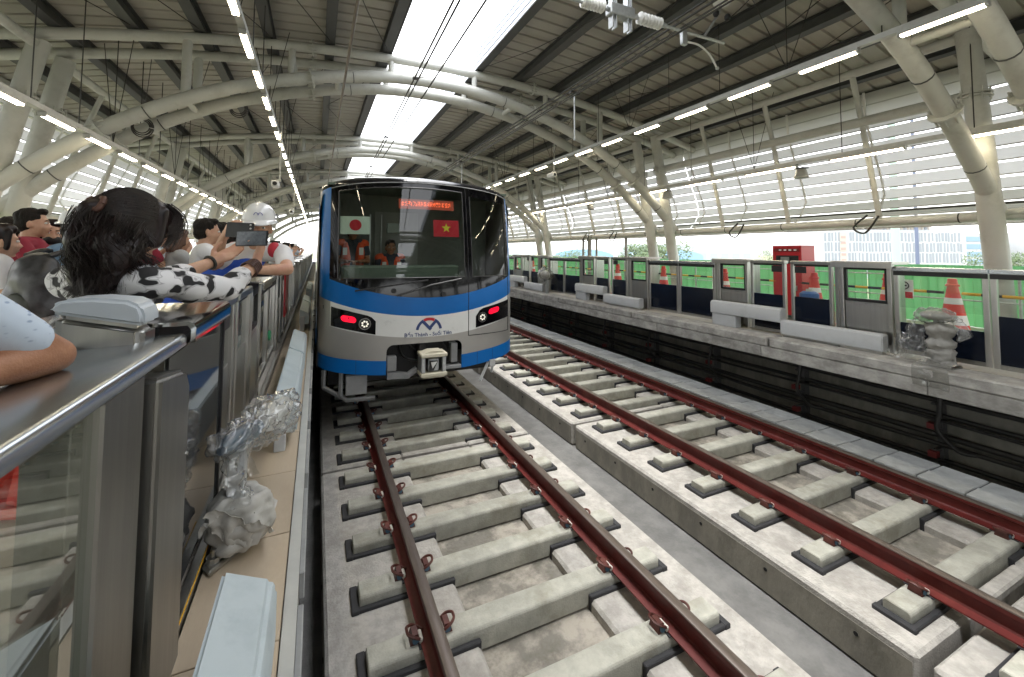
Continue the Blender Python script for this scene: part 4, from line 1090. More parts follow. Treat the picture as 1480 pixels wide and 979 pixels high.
b = MB(); b.tube([A.lerp(B_, t) for t in lin(.04, .45, 6)], [.02, .045, .05, .05, .048, .035], 10); b.build('sensor_head', mat('sensor_blue', (.008, .045, .085), rough=.35), o, smooth=60)
b = MB(); b.tube([A.lerp(B_, t) for t in lin(.5, .95, 6)], [.04, .06, .07, .07, .065, .04], 10); crumple(b, .03, 9, 4); b.build('sensor_body', mat('sensor_grey', (.40, .41, .40), (.55, .55, .53), rough=.4, scale=14), o, smooth=60)
b = MB(); b.grid(lambda u, t: (-1.83 + .05 * math.sin(u * 7) + .05 * t, 2.16 + .42 * u, 1.44 - .20 * t - .05 * u), lin(0, 1, 24), lin(0, 1, 14)); crumple(b, .03, 10, 3); creased(b, 'loose_skirt', clear_bag, o, .03, 3, (18, 18, 7))
o = thing('wrapped_sensor', 'sensor post in grey foam with a trailing clear bag on the far platform edge', 'sensor', (5.30, 2.55, PZ))
MB().box(5.22, 2.38, PZ, 5.46, 2.68, PZ + .02).build('base_plate', steel_d, o, bevel=.006)
MB().box(5.30, 2.50, PZ + .02, 5.37, 2.57, PZ + .62).build('pole', galv, o)
b = MB(); b.lathe([(.05, 1.50), (.13, 1.47), (.135, 1.44), (.11, 1.40), (.09, 1.36), (.085, 1.32), (.115, 1.29), (.12, 1.26), (.09, 1.22), (.12, 1.18), (.12, 1.15), (.10, 1.10), (.095, 1.07), (.12, 1.03)], (5.33, 2.52, 0), 36); crumple(b, .03, 6, 8); creased(b, 'foam_wrap', foam_g, o, .022, 8, (9, 9, 15))
b = MB(); b.ell((5.31, 2.56, 1.60), (.13, .19, .085), 22); crumple(b, .03, 7, 9); creased(b, 'clear_wrap', film_d, o, .022, 9, (18, 18, 14))
b = MB(); b.ell((5.32, 2.56, 1.60), (.09, .15, .06), 12); b.build('sensor_body', MATS['sensor_grey'], o, smooth=60)
b = MB(); b.grid(lambda u, t: (5.28 - .10 * t + .04 * math.sin(u * 9), 2.62 + .10 * u + t * (.05 + .25 * u), 1.56 - .52 * t), lin(0, 1, 22), lin(0, 1, 22)); crumple(b, .04, 7, 10); creased(b, 'trailing_bag', clear_bag, o, .03, 10, (18, 18, 5))
b = MB(); b.tube([(5.33, 2.40, 1.58), (5.33, 2.33, 1.50), (5.33, 2.30, 1.40), (5.33, 2.36, 1.34)], [.03, .06, .06, .02], 12); crumple(b, .03, 8, 11); b.build('bag_fold', clear_bag, o, smooth=80)
b = MB(); b.grid(lambda u, t: (5.26 - .235 * min(1, t * 2.2) - .01 * math.sin(u * 8), 2.36 + .32 * u, 1.07 - .05 * min(1, t * 2.2) - max(0, t - .45) * .42), lin(0, 1, 12), lin(0, 1, 12)); crumple(b, .02, 7, 12); creased(b, 'plastic_sheet', film_d, o, .016, 12)
o = thing('wrapped_sensor', 'smaller bag-covered sensor post far along the other platform edge beside the train', 'sensor', (5.33, 12.1, PZ))
MB().box(5.29, 12.06, PZ, 5.37, 12.14, PZ + .5).build('pole', galv, o)
b = MB(); b.ell((5.32, 12.2, 1.62), (.2, .33, .2), 16); crumple(b, .05, 6, 13); creased(b, 'clear_wrap', film_d, o, .05, 13)
b = MB(); b.ell((5.32, 12.2, 1.60), (.13, .25, .14), 12); b.build('sensor_body', MATS['sensor_grey'], o, smooth=60)

# ================================================================== CONES, BARS, FENCE
def make_cone():
    o = thing('traffic_cone', '', 'traffic cone', (0, 0, PZ))
    H = 1.0; Rb, Rt = .20, .06
    rr = lambda z: Rb + (Rt - Rb) * (z - .05) / (.86 - .05)
    MB().box(-.25, -.25, PZ, .25, .25, PZ + .05).build('base', orange_m, o, bevel=.03, seg=2)
    def band(z0, z1, m, nm, e=0.):
        b = MB(); b.lathe([(rr(z0) + e, PZ + z0), (rr(z1) + e, PZ + z1)], (0, 0, 0), 24); return b.build(nm, m, o, smooth=40)
    band(.05, .30, orange_m, 'body'); band(.30, .44, reflw, 'white_band', .002); band(.44, .60, orange_m, 'body'); band(.60, .69, reflw, 'white_band', .002); band(.69, .86, orange_m, 'body')
    b = MB(); b.lathe([(.080, PZ + .86), (.080, PZ + .885), (.06, PZ + .90), (.055, PZ + .955), (.05, PZ + .975), (.02, PZ + .98)], (0, 0, 0), 18); b.build('cap', orange_m, o, smooth=40)
    def fn(x, y):
        z = .34 + y; r = rr(z) + .004; t = math.pi + -x / r     # lettering faces the track
        return (r * math.cos(t), r * math.sin(t), PZ + z)
    put_text('CHÚ Ý !', .085, fn, mat('cone_letters', (.03, .03, .04), rough=.6), o)
    return o
cone = make_cone()
CY = [3.05, 5.0, 6.97, 8.9, 10.86, 12.8, 14.8, 16.7, 18.4]
for k, y in enumerate(CY):
    lab = ['orange and white cone right above the wrapped sensor on the far platform', 'second orange cone behind the far gates, between two dark panels', 'third orange cone behind the far gates, next to the red cabinet', 'fourth orange cone behind the far gates', 'fifth orange cone behind the far gates', 'sixth orange cone behind the far gates', 'seventh orange cone behind the far gates', 'eighth orange cone behind the far gates', 'farthest orange cone, close to the train side'][k]
    if k == 0: c = cone; c.location = (7.2, y, PZ)
    else: c = dup(cone, (7.2, y, PZ))
    c['label'] = lab; c['group'] = 'orange cones behind the far gates'
c = dup(cone, (8.1, 4.25, PZ), 'orange cone farther back, half hidden behind the small gate window', 'orange cones behind the far gates')
c = dup(cone, (-2.98, 3.25, PZ), 'orange cone on the near platform seen through the closest glass door', 'orange cones on the near platform', math.pi)
c = dup(cone, (-4.6, 7.6, PZ), 'orange cone standing deeper in the crowd on the near platform', 'orange cones on the near platform')
def hazard(p, q, lab):
    p, q = Vector(p), Vector(q); n = max(2, int((q - p).length / .19))
    o = thing('hazard_bar', lab, 'barrier bar', p)
    for i in range(n):
        MB().tube([p.lerp(q, i / n), p.lerp(q, (i + 1) / n)], .022, 8).build('stripe', yellow_m if i % 2 else black_s, o, smooth=60)
for k in range(len(CY) - 1): hazard((7.2, CY[k] + .10, 1.76), (7.2, CY[k + 1] - .10, 1.76 + .02 * (k % 2)), '%s black and yellow bar linking orange cones on the far platform' % ORD[k])
hazard((7.2, .9, 1.74), (7.2, 2.95, 1.76), 'black and yellow bar running off the right edge from the closest cone')
dup(cone, (-2.74, 3.20, PZ), 'orange cone on the near platform just behind the pale blue lid', 'orange cones on the near platform', math.pi * .9)
hazard((-2.76, 3.10, 1.92), (-2.86, 2.72, 1.90), 'black and yellow bar on the near platform cone behind the lid')
# notice hanging on the bar
o = thing('notice_sign', 'small white and red notice with a round symbol hanging on the striped bar', 'sign', (7.15, 3.6, 1.9))
MB().box(7.165, 3.50, 1.63, 7.175, 3.78, 1.93).build('board', reflw, o); MB().box(7.160, 3.51, 1.635, 7.1645, 3.77, 1.735).build('red_field', red_m, o)
b = MB(); b.tube([(7.16, 3.64 + .085 * math.cos(t), 1.835 + .065 * math.sin(t)) for t in lin(0, 2 * math.pi, 20)], .008, 5); b.tube([(7.16, 3.58, 1.835), (7.16, 3.70, 1.835)], .012, 5); b.build('symbol', black_s, o)
# green hoarding along the outer edge of the far platform, panel by panel
g0 = None; gp = thing('hoarding', 'bright green corrugated hoarding along the outside of the far platform', 'fence', (9.35, 0, PZ))
prof = []
for i in range(8): prof += [(i * .25, 0), (i * .25 + .10, 0), (i * .25 + .125, .03), (i * .25 + .225, .03)]
prof.append((2.0, 0))
for k in range(22):
    y = -.8 + 2.02 * k
    if g0 is None:
        b = MB(); b.prism([(9.55 + p[1], y + p[0]) for p in prof] + [(9.555 + p[1] + .004, y + p[0]) for p in prof[::-1]], 'z', PZ, PZ + 1.13); g0 = b.build('hoarding_panel', green_net, gp)
    else: q = g0.copy(); COL.objects.link(q); q.parent = gp; q.location = (0, 2.02 * k, random.uniform(-.02, .02))
# tube stanchions in front of it
st0 = None
for k in range(20):
    y = 1.2 + 1.6 * k
    lab = '%s slim grey stanchion of the railing before the green hoarding' % ORD[k]
    if st0 is None:
        st0 = o = thing('stanchion', lab, 'stanchion', (8.75, y, PZ), 'stanchions before the green hoarding')
        MB().tube([(8.75, y, PZ + .02), (8.75, y, PZ + 1.05)], .022, 8).build('pole', galv, o, smooth=60); MB().lathe([(.14, PZ), (.14, PZ + .02), (.03, PZ + .04)], (8.75, y, 0), 14).build('foot', galv, o)
    else: dup(st0, (8.75, y, PZ), lab)
for z in (PZ + .95, PZ + .55): tag(MB().tube([(8.75, .5, z), (8.75, 32, z)], .016, 6).build('railing', galv), '%s grey rail in front of the green hoarding' % ('upper' if z > 1.8 else 'lower'), 'railing')
# bare posts above the gates
for k, (x, y, r, z) in enumerate(((9.1, 15.57, .05, 2.95), (9.1, 15.1, .085, 2.92), (9.1, 14.6, .045, 2.95), (9.1, 12.74, .05, 3.0), (9.1, 11.26, .045, 3.0), (9.1, 26.5, .1, 2.9))):
    tag(MB().tube([(x, y, PZ), (x, y, z)], r, 8).build('bare_post', mat('post_wood', (.20, .19, .18), (.3, .29, .27), rough=.8, scale=8) if 'post_wood' not in MATS else MATS['post_wood'], smooth=50), ['dark thin bare post left of the thick one', 'thick bare post between two thin ones', 'thin bare post right of the thick one', 'pale bare post standing alone', 'bare post in front of the round tree', 'far bare post at the side of the train'][k] + ' on the far platform', 'post')
# red fire cabinet
o = thing('fire_cabinet', 'red metal fire cabinet on the far platform rising above the gates', 'cabinet', (7.4, 5.5, PZ))
MB().box(7.18, 5.22, PZ + .1, 7.62, 5.80, 2.50).build('case', red_m, o, bevel=.01)
MB().box(7.172, 5.27, 2.14, 7.179, 5.72, 2.30).build('dark_niche', black_s, o); MB().box(7.165, 5.45, 2.16, 7.171, 5.62, 2.27).build('gauge_plate', steel_d, o); MB().box(7.165, 5.25, 2.38, 7.172, 5.76, 2.44).build('label_strip', mat('label_dark', (.18, .02, .02), rough=.5), o)
for y in (5.3, 5.4, 5.5, 5.6): MB().box(7.160, y, 2.395, 7.1645, y + .05, 2.425).build('label_mark', reflw, o)
MB().box(7.172, 5.27, 1.2, 7.179, 5.74, 2.08).build('door', red_m, o, bevel=.003); MB().box(7.155, 5.30, 1.6, 7.171, 5.33, 1.7).build('handle', steel, o)
for y in (5.26, 5.70): MB().box(7.2, y, PZ, 7.6, y + .06, PZ + .099).build('foot', black_s, o)
# clutter on the far platform floor
o = thing('blue_barrel', 'small blue drum on the far platform behind the gate posts', 'drum', (7.3, 5.05, PZ)) if False else None
o = thing('water_drum', 'blue plastic drum standing behind the far gates beside the red cabinet', 'drum', (6.9, 5.95, PZ))
MB().lathe([(.14, PZ), (.15, PZ + .02), (.155, PZ + .3), (.145, PZ + .32), (.155, PZ + .34), (.15, PZ + .62), (.10, PZ + .66)], (6.6, 4.75, 0), 16).build('body', mat('drum_blue', (.03, .12, .36), rough=.4), o, smooth=40); MB().lathe([(.05, PZ + .66), (.05, PZ + .70)], (6.6, 4.75, 0), 10).build('cap', white_pl, o)

# ================================================================== BEYOND THE STATION
bw = mat('facade_white', (.33, .34, .355), (.37, .38, .395), rough=.8, scale=.3); bgls = mat('facade_glass', (.19, .21, .24), rough=.5); bbeige = mat('facade_beige', (.36, .32, .29), rough=.8)
A0, A1 = Vector((268.2, 151.2, -12)), Vector((346.4, 115.2, -12)); ux = (A1 - A0).normalized(); un = Vector((ux.y, -ux.x, 0)); un = un if un.dot(CAM - A0) > 0 else -un
def fb(b, s0, s1, d0, d1, z0, z1):
    P = lambda s, d, z: tuple(A0 + ux * s + un * d + Vector((0, 0, z + 12)))
    b.hexa([P(s0, d0, z0), P(s1, d0, z0), P(s1, d1, z0), P(s0, d1, z0)], [P(s0, d0, z1), P(s1, d0, z1), P(s1, d1, z1), P(s0, d1, z1)]); return b
o = thing('office_building', 'long pale office building with narrow staggered windows, hazy beyond the far platform', 'building', A0)
LB = (A1 - A0).length
fb(MB(), 0, LB, -30, 0, -12, 16.5).build('wall', bw, o); fb(MB(), 14, LB - 18, -28, -2, 16.5, 19.2).build('roof_storey', bw, o)
for i in range(26): fb(MB(), 14.5 + i * 2.05, 15.6 + i * 2.05, -2, -1.6, 17.1, 18.6).build('roof_window', bbeige if i % 3 else bgls, o)
fb(MB(), 10, LB - 20, -1.5, 0.6, 19.2, 19.9).build('roof_edge', bbeige, o)
rn = random.Random(5); w0 = None
for lv, (z0, z1) in enumerate(((-8.5, -3.5), (-2.6, 3.2), (3.8, 9.2), (9.8, 15.2))):
    s = 2.5
    while s < LB - 3:
        if not (11 < s < 15.5):
            wd = rn.choice((.9, 1.1, 1.3)); dz = rn.uniform(-.5, .5); fb(MB(), s, s + wd, 0.01, .12, z0 + max(0, dz), z1 + min(0, dz)).build('window', bgls, o)
        s += rn.choice((1.75, 2.0, 2.3))
    if lv: fb(MB(), 11.5, 15.5, .01, .25, z0, z1 - .3).build('beige_bay', bbeige, o)
for i in range(5): fb(MB(), 12.2, 14.8, .26, .35, -2 + i * 3.4, -.6 + i * 3.4).build('window', mat('bay_window', (.30, .22, .20), rough=.6) if 'bay_window' not in MATS else MATS['bay_window'], o)
o = thing('office_building', 'pale office wing with blue glass floors behind the right arch column', 'building', A1)
fb(MB(), LB + .5, LB + 30, -40, -6, -12, 15).build('wall', bw, o)
for lv in range(5): fb(MB(), LB + 1, LB + 29, -5.99, -5.8, -8 + lv * 4.6, -5 + lv * 4.6).build('window_band', mat('glass_blue', (.16, .24, .32), rough=.3) if 'glass_blue' not in MATS else MATS['glass_blue'], o)
fb(MB(), LB + 44, LB + 58, -40, -6, -12, 16).build('tower', bw, o)
for lv in range(6): fb(MB(), LB + 45, LB + 57, -5.99, -5.8, -9 + lv * 4.1, -7 + lv * 4.1).build('window_band', MATS['glass_blue'], o)
def hall(name, lab, c, along, wdt, zt, m, arched, dep=25):
    o = thing(name, lab, 'building', (c[0], c[1], -12)); C_ = Vector(c); a = Vector((along[0], along[1], 0)).normalized(); n_ = Vector((a.y, -a.x, 0)); n_ = n_ if n_.dot(CAM - C_) > 0 else -n_
    if arched: pr = [(-wdt / 2, -12)] + [(wdt / 2 * -math.cos(t), zt - 3.2 + 3.2 * math.sin(t)) for t in lin(0, math.pi, 15)] + [(wdt / 2, -12)]
    else: pr = [(-wdt / 2, -12), (-wdt / 2, zt), (wdt / 2, zt), (wdt / 2, -12)]
    k = len(pr); b = MB(); b.v = [tuple(C_ + a * p[0] + n_ * d + Vector((0, 0, p[1]))) for d in (0, -dep) for p in pr]
    b.f = [tuple(range(k)), tuple(range(k, 2 * k))] + [(i, (i + 1) % k, k + (i + 1) % k, k + i) for i in range(k)]
    b.build('shell', m, o)
    b = MB(); 
    for i in range(int(wdt / 6)):
        s = -wdt / 2 + 2 + i * 6; P = lambda s, z: tuple(C_ + a * s + n_ * .05 + Vector((0, 0, z)))
        k = len(b.v); b.v += [P(s, -8), P(s + 4, -8), P(s + 4, zt - 4.5), P(s, zt - 4.5)]; b.f.append((k, k + 1, k + 2, k + 3))
    b.build('wall_bays', mat('bay_grey', (.28, .31, .32), rough=.8) if 'bay_grey' not in MATS else MATS['bay_grey'], o)
blue_roof = mat('roof_blue_far', (.18, .30, .42), rough=.6); pale = mat('factory_pale', (.33, .36, .36), rough=.9)
hall('factory', 'long pale factory on the skyline left of the red cabinet', (184, 172, 0), (.9, -.43), 75, 6.8, pale, False)
hall('warehouse', 'low warehouse with a curved blue roof seen beside the train', (94, 140, 0), (.91, -.42), 24, 3.6, blue_roof, True)
hall('warehouse', 'second blue-roofed warehouse just right of the round tree', (150, 150, 0), (.91, -.42), 30, 3.8, blue_roof, True)
hall('factory', 'pale distant block at the end of the skyline beside the train', (70, 200, 0), (.91, -.42), 60, 4.5, pale, False)
leaf_m = mat('leaves', (.05, .085, .035), (.10, .14, .06), rough=.7, scale=.35, trans=.25); bark = mat('bark', (.12, .09, .06), rough=.9)
def tree(x, y, h, r, lab, seed, n=420):
    rn = random.Random(seed); o = thing('tree', lab, 'tree', (x, y, -12))
    top = -12 + h; tr = MB(); tr.tube([(x, y, -12), (x + .3, y, -12 + h * .3), (x, y + .2, -12 + h * .62)], [.32, .24, .14], 8)
    for k in range(6):
        t = k * 1.05; tr.tube([(x, y, -12 + h * (.35 + .04 * k)), (x + r * .4 * math.cos(t), y + r * .4 * math.sin(t), -12 + h * (.6 + .03 * k)), (x + r * .75 * math.cos(t), y + r * .75 * math.sin(t), -12 + h * .8)], [.13, .08, .03], 6)
    tr.build('trunk', bark, o)
    b = MB(); cl = [(x + rn.uniform(-.7, .7) * r, y + rn.uniform(-.7, .7) * r, -12 + h * rn.uniform(.52, .92), r * rn.uniform(.28, .48)) for _ in range(16)]
    for i in range(n * 9):
        c = rn.choice(cl); d = Vector((rn.gauss(0, 1), rn.gauss(0, 1), rn.gauss(0, .8))).normalized() * c[3] * rn.uniform(.55, 1.05); p = Vector(c[:3]) + d
        s = rn.uniform(.12, .28) * r / 5; u = Vector((rn.gauss(0, 1), rn.gauss(0, 1), rn.gauss(0, 1))).normalized(); v = u.orthogonal().normalized()
        b.add([p - u * s, p + v * s * .6, p + u * s, p - v * s * .6], [(0, 1, 2, 3)])
    b.build('crown', leaf_m, o)
tree(74, 82, 18, 8.5, 'round green tree behind the second arch columns', 2, 700)
tree(58, 92, 15.2, 5, 'smaller green tree left of the round tree', 4, 300)
for k, (x, y, h) in enumerate(((292, 200, 16.5), (306, 192, 15.5), (318, 185, 17), (330, 180, 15), (205, 52, 14.2), (214, 46, 13.8), (196, 60, 14.6), (222, 38, 14.4))):
    tree(x, y, h, 8, ['hazy tree on the skyline just right of the red cabinet', 'second hazy skyline tree right of the red cabinet', 'tallest hazy skyline tree left of the office building', 'hazy skyline tree at the foot of the office building', 'tree right of the big column at the picture edge', 'low tree at the right picture edge', 'tree beside the office wing near the right column', 'last tree at the right picture edge'][k], 20 + k, 160)
for (x, y, r, z, m, lab) in ((72.9, 31.8, .55, 26, pole_g, 'pale green street mast in front of the office building'), (69.2, 28.0, .22, 22, pole_b, 'thin dark blue mast in front of the office building')):
    tag(MB().tube([(x, y, -12), (x, y, z)], [r, r * .8], 12).build('street_mast', m, smooth=60), lab, 'mast')
# ================================================================== PEOPLE
skin_m = mat('skin', (.46, .26, .165), (.57, .35, .24), rough=.5, scale=20, detail=9, local=True, bump=.12, bscale=200, c3=(.50, .24, .17), s3=8)
skin_t = mat('skin_tan', (.30, .13, .065), (.41, .20, .11), rough=.5, scale=22, detail=9, local=True, bump=.18, bscale=220, c3=(.27, .115, .06), s3=9)
hair_m = mat('hair_black', (.005, .0035, .0035), (.020, .009, .008), rough=.40, scale=55, stretch=(1, 1, .18), spec=.3, local=True)
hair_s = mat('hair_short', (.009, .008, .007), (.024, .019, .016), rough=.62, scale=90, bump=.8, bscale=190, stretch=(1, 1, .3), spec=.15, local=True)
white_c = mat('cloth_white', (.66, .66, .68), (.74, .74, .76), rough=.9, scale=5, local=True, bump=.1, bscale=25)
dark_t = mat('trousers_dark', (.02, .022, .03), (.035, .037, .045), rough=.9, scale=6, local=True)
shoe_m = mat('shoe', (.03, .03, .03), rough=.5)
eye_w = mat('eye_white', (.7, .68, .65), rough=.2); eye_d = mat('eye_dark', (.012, .008, .006), rough=.15)
helmet_m = mat('helmet_white', (.72, .73, .75), rough=.22, coat=.6)
def cap_(b, p0, p1, r0, r1, n=12):
    p0, p1 = Vector(p0), Vector(p1); d = p1 - p0
    if d.length < 1e-6: d = Vector((0, 0, 1e-5)); p1 = p0 + d
    d.normalize(); pts = []; rs = []
    for t in (0.02, .35, .7, 1.0):
        a = t * math.pi / 2; pts.append(p0 - d * r0 * math.cos(a)); rs.append(max(.0005, r0 * math.sin(a)))
    for t in (1.0, .7, .35, 0.02):
        a = t * math.pi / 2; pts.append(p1 + d * r1 * math.cos(a)); rs.append(max(.0005, r1 * math.sin(a)))
    b.tube(pts, rs, n)
def remesh(b, voxel, it, name, m, parent, disp=None):
    me = bpy.data.meshes.new('tmp'); me.from_pydata(b.v, [], b.f)
    bm = bmesh.new(); bm.from_mesh(me); bmesh.ops.recalc_face_normals(bm, faces=bm.faces); bm.to_mesh(me); bm.free()
    o = bpy.data.objects.new('tmp', me); COL.objects.link(o)
    r = o.modifiers.new('r', 'REMESH'); r.mode = 'VOXEL'; r.voxel_size = voxel
    s = o.modifiers.new('s', 'SMOOTH'); s.iterations = it; s.factor = .5
    bpy.context.view_layer.update(); dg = bpy.context.evaluated_depsgraph_get()
    out = bpy.data.meshes.new_from_object(o.evaluated_get(dg)); bpy.data.objects.remove(o); bpy.data.meshes.remove(me)
    n = len(out.vertices); co = np.empty(n * 3); out.vertices.foreach_get('co', co)
    if disp:
        amp, fr, seed = disp; no = np.empty(n * 3); out.vertices.foreach_get('normal', no)
        sd = Vector((seed, seed * 2.3, -seed)); c3 = co.reshape(-1, 3); n3 = no.reshape(-1, 3)
        fr3 = fr if isinstance(fr, tuple) else (fr, fr, fr)
        k = np.array([noise.noise(Vector((p[0] * fr3[0], p[1] * fr3[1], p[2] * fr3[2])) + sd) for p in c3])
        c3 += n3 * (k * amp)[:, None]; co = c3.ravel()
    off = Vector((0, 0, 0)); p = parent
    while p is not None: off += p.location; p = p.parent
    co = (co.reshape(-1, 3) - np.array(off)).ravel()
    out.vertices.foreach_set('co', co); out.update(); out.shade_smooth(); out.name = name
    out.materials.clear(); out.materials.append(m)
    q = bpy.data.objects.new(name, out); COL.objects.link(q); q.parent = parent
    return q
def frame(f, up=(0, 0, 1)):
    f = Vector(f).normalized(); r = f.cross(Vector(up)).normalized(); u = r.cross(f); return r, f, u
def head_parts(b, c, fr, k=1.0, ears=True):
    r, f, u = fr; c = Vector(c); M = Matrix((r, f, u)).transposed()
    P = lambda x, y, z: c + (r * x + f * y + u * z) * k
    E = lambda p, q: b.ell(P(*p), tuple(v * k for v in q), 16, M)
    E((0, -.012, .03), (.074, .093, .088)); E((0, .025, -.03), (.062, .068, .085)); E((0, .03, -.078), (.045, .048, .036)); E((0, .066, -.103), (.02, .018, .016))
    cap_(b, P(0, .084, .005), P(0, .104, -.036), .009 * k, .014 * k); E((.014, .094, -.04), (.009, .009, .008)); E((-.014, .094, -.04), (.009, .009, .008))
    cap_(b, P(-.036, .078, .021), P(.036, .078, .021), .012 * k, .012 * k)
    for s in (-1, 1):
        E((s * .038, .06, -.036), (.022, .022, .022))
        if ears: E((s * .076, -.005, -.02), (.012, .02, .032))
    E((0, .088, -.064), (.023, .011, .006)); E((0, .086, -.075), (.02, .011, .007))
    return P
def hand(b, wr, fd, nd, thumb, curl=.35, k=1.0, spread=.0):
    """palm, four unequal bent fingers and a thumb; nd is the way the palm faces, thumb the side the thumb leaves"""
    wr, fd = Vector(wr), Vector(fd).normalized(); nd = Vector(nd); nd = (nd - fd * nd.dot(fd)).normalized(); th = Vector(thumb); th = (th - fd * th.dot(fd) - nd * th.dot(nd)).normalized()
    for i, (o_, L, seg) in enumerate(((.031, .092, (.040, .025, .020)), (.0105, .096, (.044, .028, .021)), (-.0105, .091, (.040, .026, .020)), (-.030, .083, (.031, .020, .018)))):
        k0 = wr + th * o_ * .45 * k; kn = wr + fd * L * k + th * o_ * k + nd * (-.004 * k)
        cap_(b, k0 + fd * .012 * k, kn, .0155 * k, .0125 * k, 8)
        d = (fd + th * o_ * spread * 14).normalized(); p = kn; r = .0092 * k
        for j, s in enumerate(seg):
            a = curl * (.8, 1.15, .8)[j] * (1 + .1 * i); ax = fd.cross(nd)
            d = Matrix.Rotation(a, 3, ax) @ d; q = p + d * s * k; cap_(b, p, q, r, r * .92, 8); p = q; r *= .92
    cap_(b, wr + fd * .015 * k, wr + fd * .05 * k, .021 * k, .024 * k, 10)
    p = wr + fd * .022 * k + th * .022 * k; q = p + (fd * .55 + th * .75 + nd * .25).normalized() * .040 * k; s_ = q + (fd * .85 + th * .3 + nd * .35).normalized() * .032 * k; t_ = s_ + (fd * .9 + nd * .3).normalized() * .024 * k
    cap_(b, p, q, .016 * k, .012 * k, 8); cap_(b, q, s_, .0115 * k, .0105 * k, 8); cap_(b, s_, t_, .0105 * k, .009 * k, 8)
def person(label, J, shirt, trousers, skin=skin_m, voxel=.0095, sleeve=.55, hair='short', hair_mat=None, group=None, female=False, face=True, name='person', shirt_disp=(.012, 7., 1.), kk=1.0):
    """J: world joints head, hf (facing), neck, sr, er, wr, hr=(dir, palm, thumb), sl, el, wl, hl, pel, feet (fr, fl)"""
    V = {k: Vector(v) for k, v in J.items() if k not in ('hr', 'hl', 'cr', 'cl')}
    ft = (V['fr'] + V['fl']) / 2; root = thing(name, label, 'person', (ft.x, ft.y, PZ), group)
    fr = frame(V['hf']); b = MB(); P = head_parts(b, V['head'], fr, kk)
    mid = (V['sr'] + V['sl']) / 2; nb = mid * .8 + V['neck'] * .2 if 'neck' in V else mid
    cap_(b, P(0, -.018, -.06), nb + Vector((0, 0, .02)), .054, .06)
    up = (mid - V['pel']).normalized(); ac = (V['sr'] - V['sl']).normalized(); fw = up.cross(-ac) if False else ac.cross(up) * -1
    M3 = Matrix((ac, up.cross(ac).normalized(), up)).transposed()
    def torso(b, e):
        L = (mid - V['pel']).length
        cap_(b, V['sr'] - ac * .03, V['sl'] + ac * .03, .058 + e, .058 + e)
        b.ell(V['pel'].lerp(mid, .70), (.155 + e, .105 + e, .20 + e), 18, M3); b.ell(V['pel'].lerp(mid, .38), (.132 + e, .098 + e, .18 + e), 18, M3); b.ell(V['pel'].lerp(mid, .06), (.158 + e, .112 + e, .14 + e), 18, M3)
        b.ell(V['pel'].lerp(mid, .9), (.13 + e, .085 + e, .11 + e), 18, M3)
        if female:
            for s in (-1, 1): b.ell(V['pel'].lerp(mid, .70) + ac * s * .07 + (up.cross(ac).normalized()) * .085, (.06 + e, .055 + e, .06 + e), 12)
    torso(b, 0)
    for s, e_, w_, h_, c_ in (('sr', 'er', 'wr', 'hr', 'cr'), ('sl', 'el', 'wl', 'hl', 'cl')):
        cap_(b, V[s], V[e_], .050, .040); cap_(b, V[e_], V[e_].lerp(V[w_], .35), .041, .040); cap_(b, V[e_].lerp(V[w_], .3), V[w_], .040, .026)
        hd = J[h_]; hand(b, V[w_], *hd, curl=J.get(c_, .35))
    hipw = ac * .085
    for s, f_ in ((1, 'fr'), (-1, 'fl')):
        hp = V['pel'] + hipw * s - up * .05; an = V[f_] + Vector((0, 0, .09)); kn = hp.lerp(an, .5) + Vector((J['hf'][0], J['hf'][1], 0)).normalized() * .03
        cap_(b, hp, kn, .082, .056); cap_(b, kn, kn.lerp(an, .3), .054, .056); cap_(b, kn.lerp(an, .25), an, .056, .038); 
        fd = Vector((J['hf'][0], J['hf'][1], 0)).normalized(); cap_(b, V[f_] + Vector((0, 0, .045)) - fd * .04, V[f_] + fd * .15 + Vector((0, 0, .032)), .040, .032)
    body = remesh(b, voxel, 3, 'body', skin, root)
    # shirt
    b = MB(); torso(b, .016)
    for s, e_, w_ in (('sr', 'er', 'wr'), ('sl', 'el', 'wl')):
        if sleeve <= 1: cap_(b, V[s], V[s].lerp(V[e_], sleeve), .066, .060)
        else: cap_(b, V[s], V[e_], .066, .058); cap_(b, V[e_], V[e_].lerp(V[w_], sleeve - 1), .058, .052)
    remesh(b, max(voxel, .009), 4, 'shirt', shirt, root, shirt_disp)
    b = MB(); b.ell(V['pel'].lerp(mid, .02), (.172, .128, .14), 18, M3)
    for s, f_ in ((1, 'fr'), (-1, 'fl')):
        hp = V['pel'] + hipw * s - up * .05; an = V[f_] + Vector((0, 0, .10)); kn = hp.lerp(an, .5) + Vector((J['hf'][0], J['hf'][1], 0)).normalized() * .03
        cap_(b, hp, kn, .098, .076); cap_(b, kn, an, .074, .062)
    remesh(b, .02, 2, 'trousers', trousers, root, (.012, 8., 4.))
    fd = Vector((J['hf'][0], J['hf'][1], 0)).normalized()
    for f_ in ('fr', 'fl'):
        b = MB(); cap_(b, V[f_] + Vector((0, 0, .05)) - fd * .05, V[f_] + fd * .16 + Vector((0, 0, .042)), .050, .040); b.build('shoe', shoe_m, root, smooth=60)
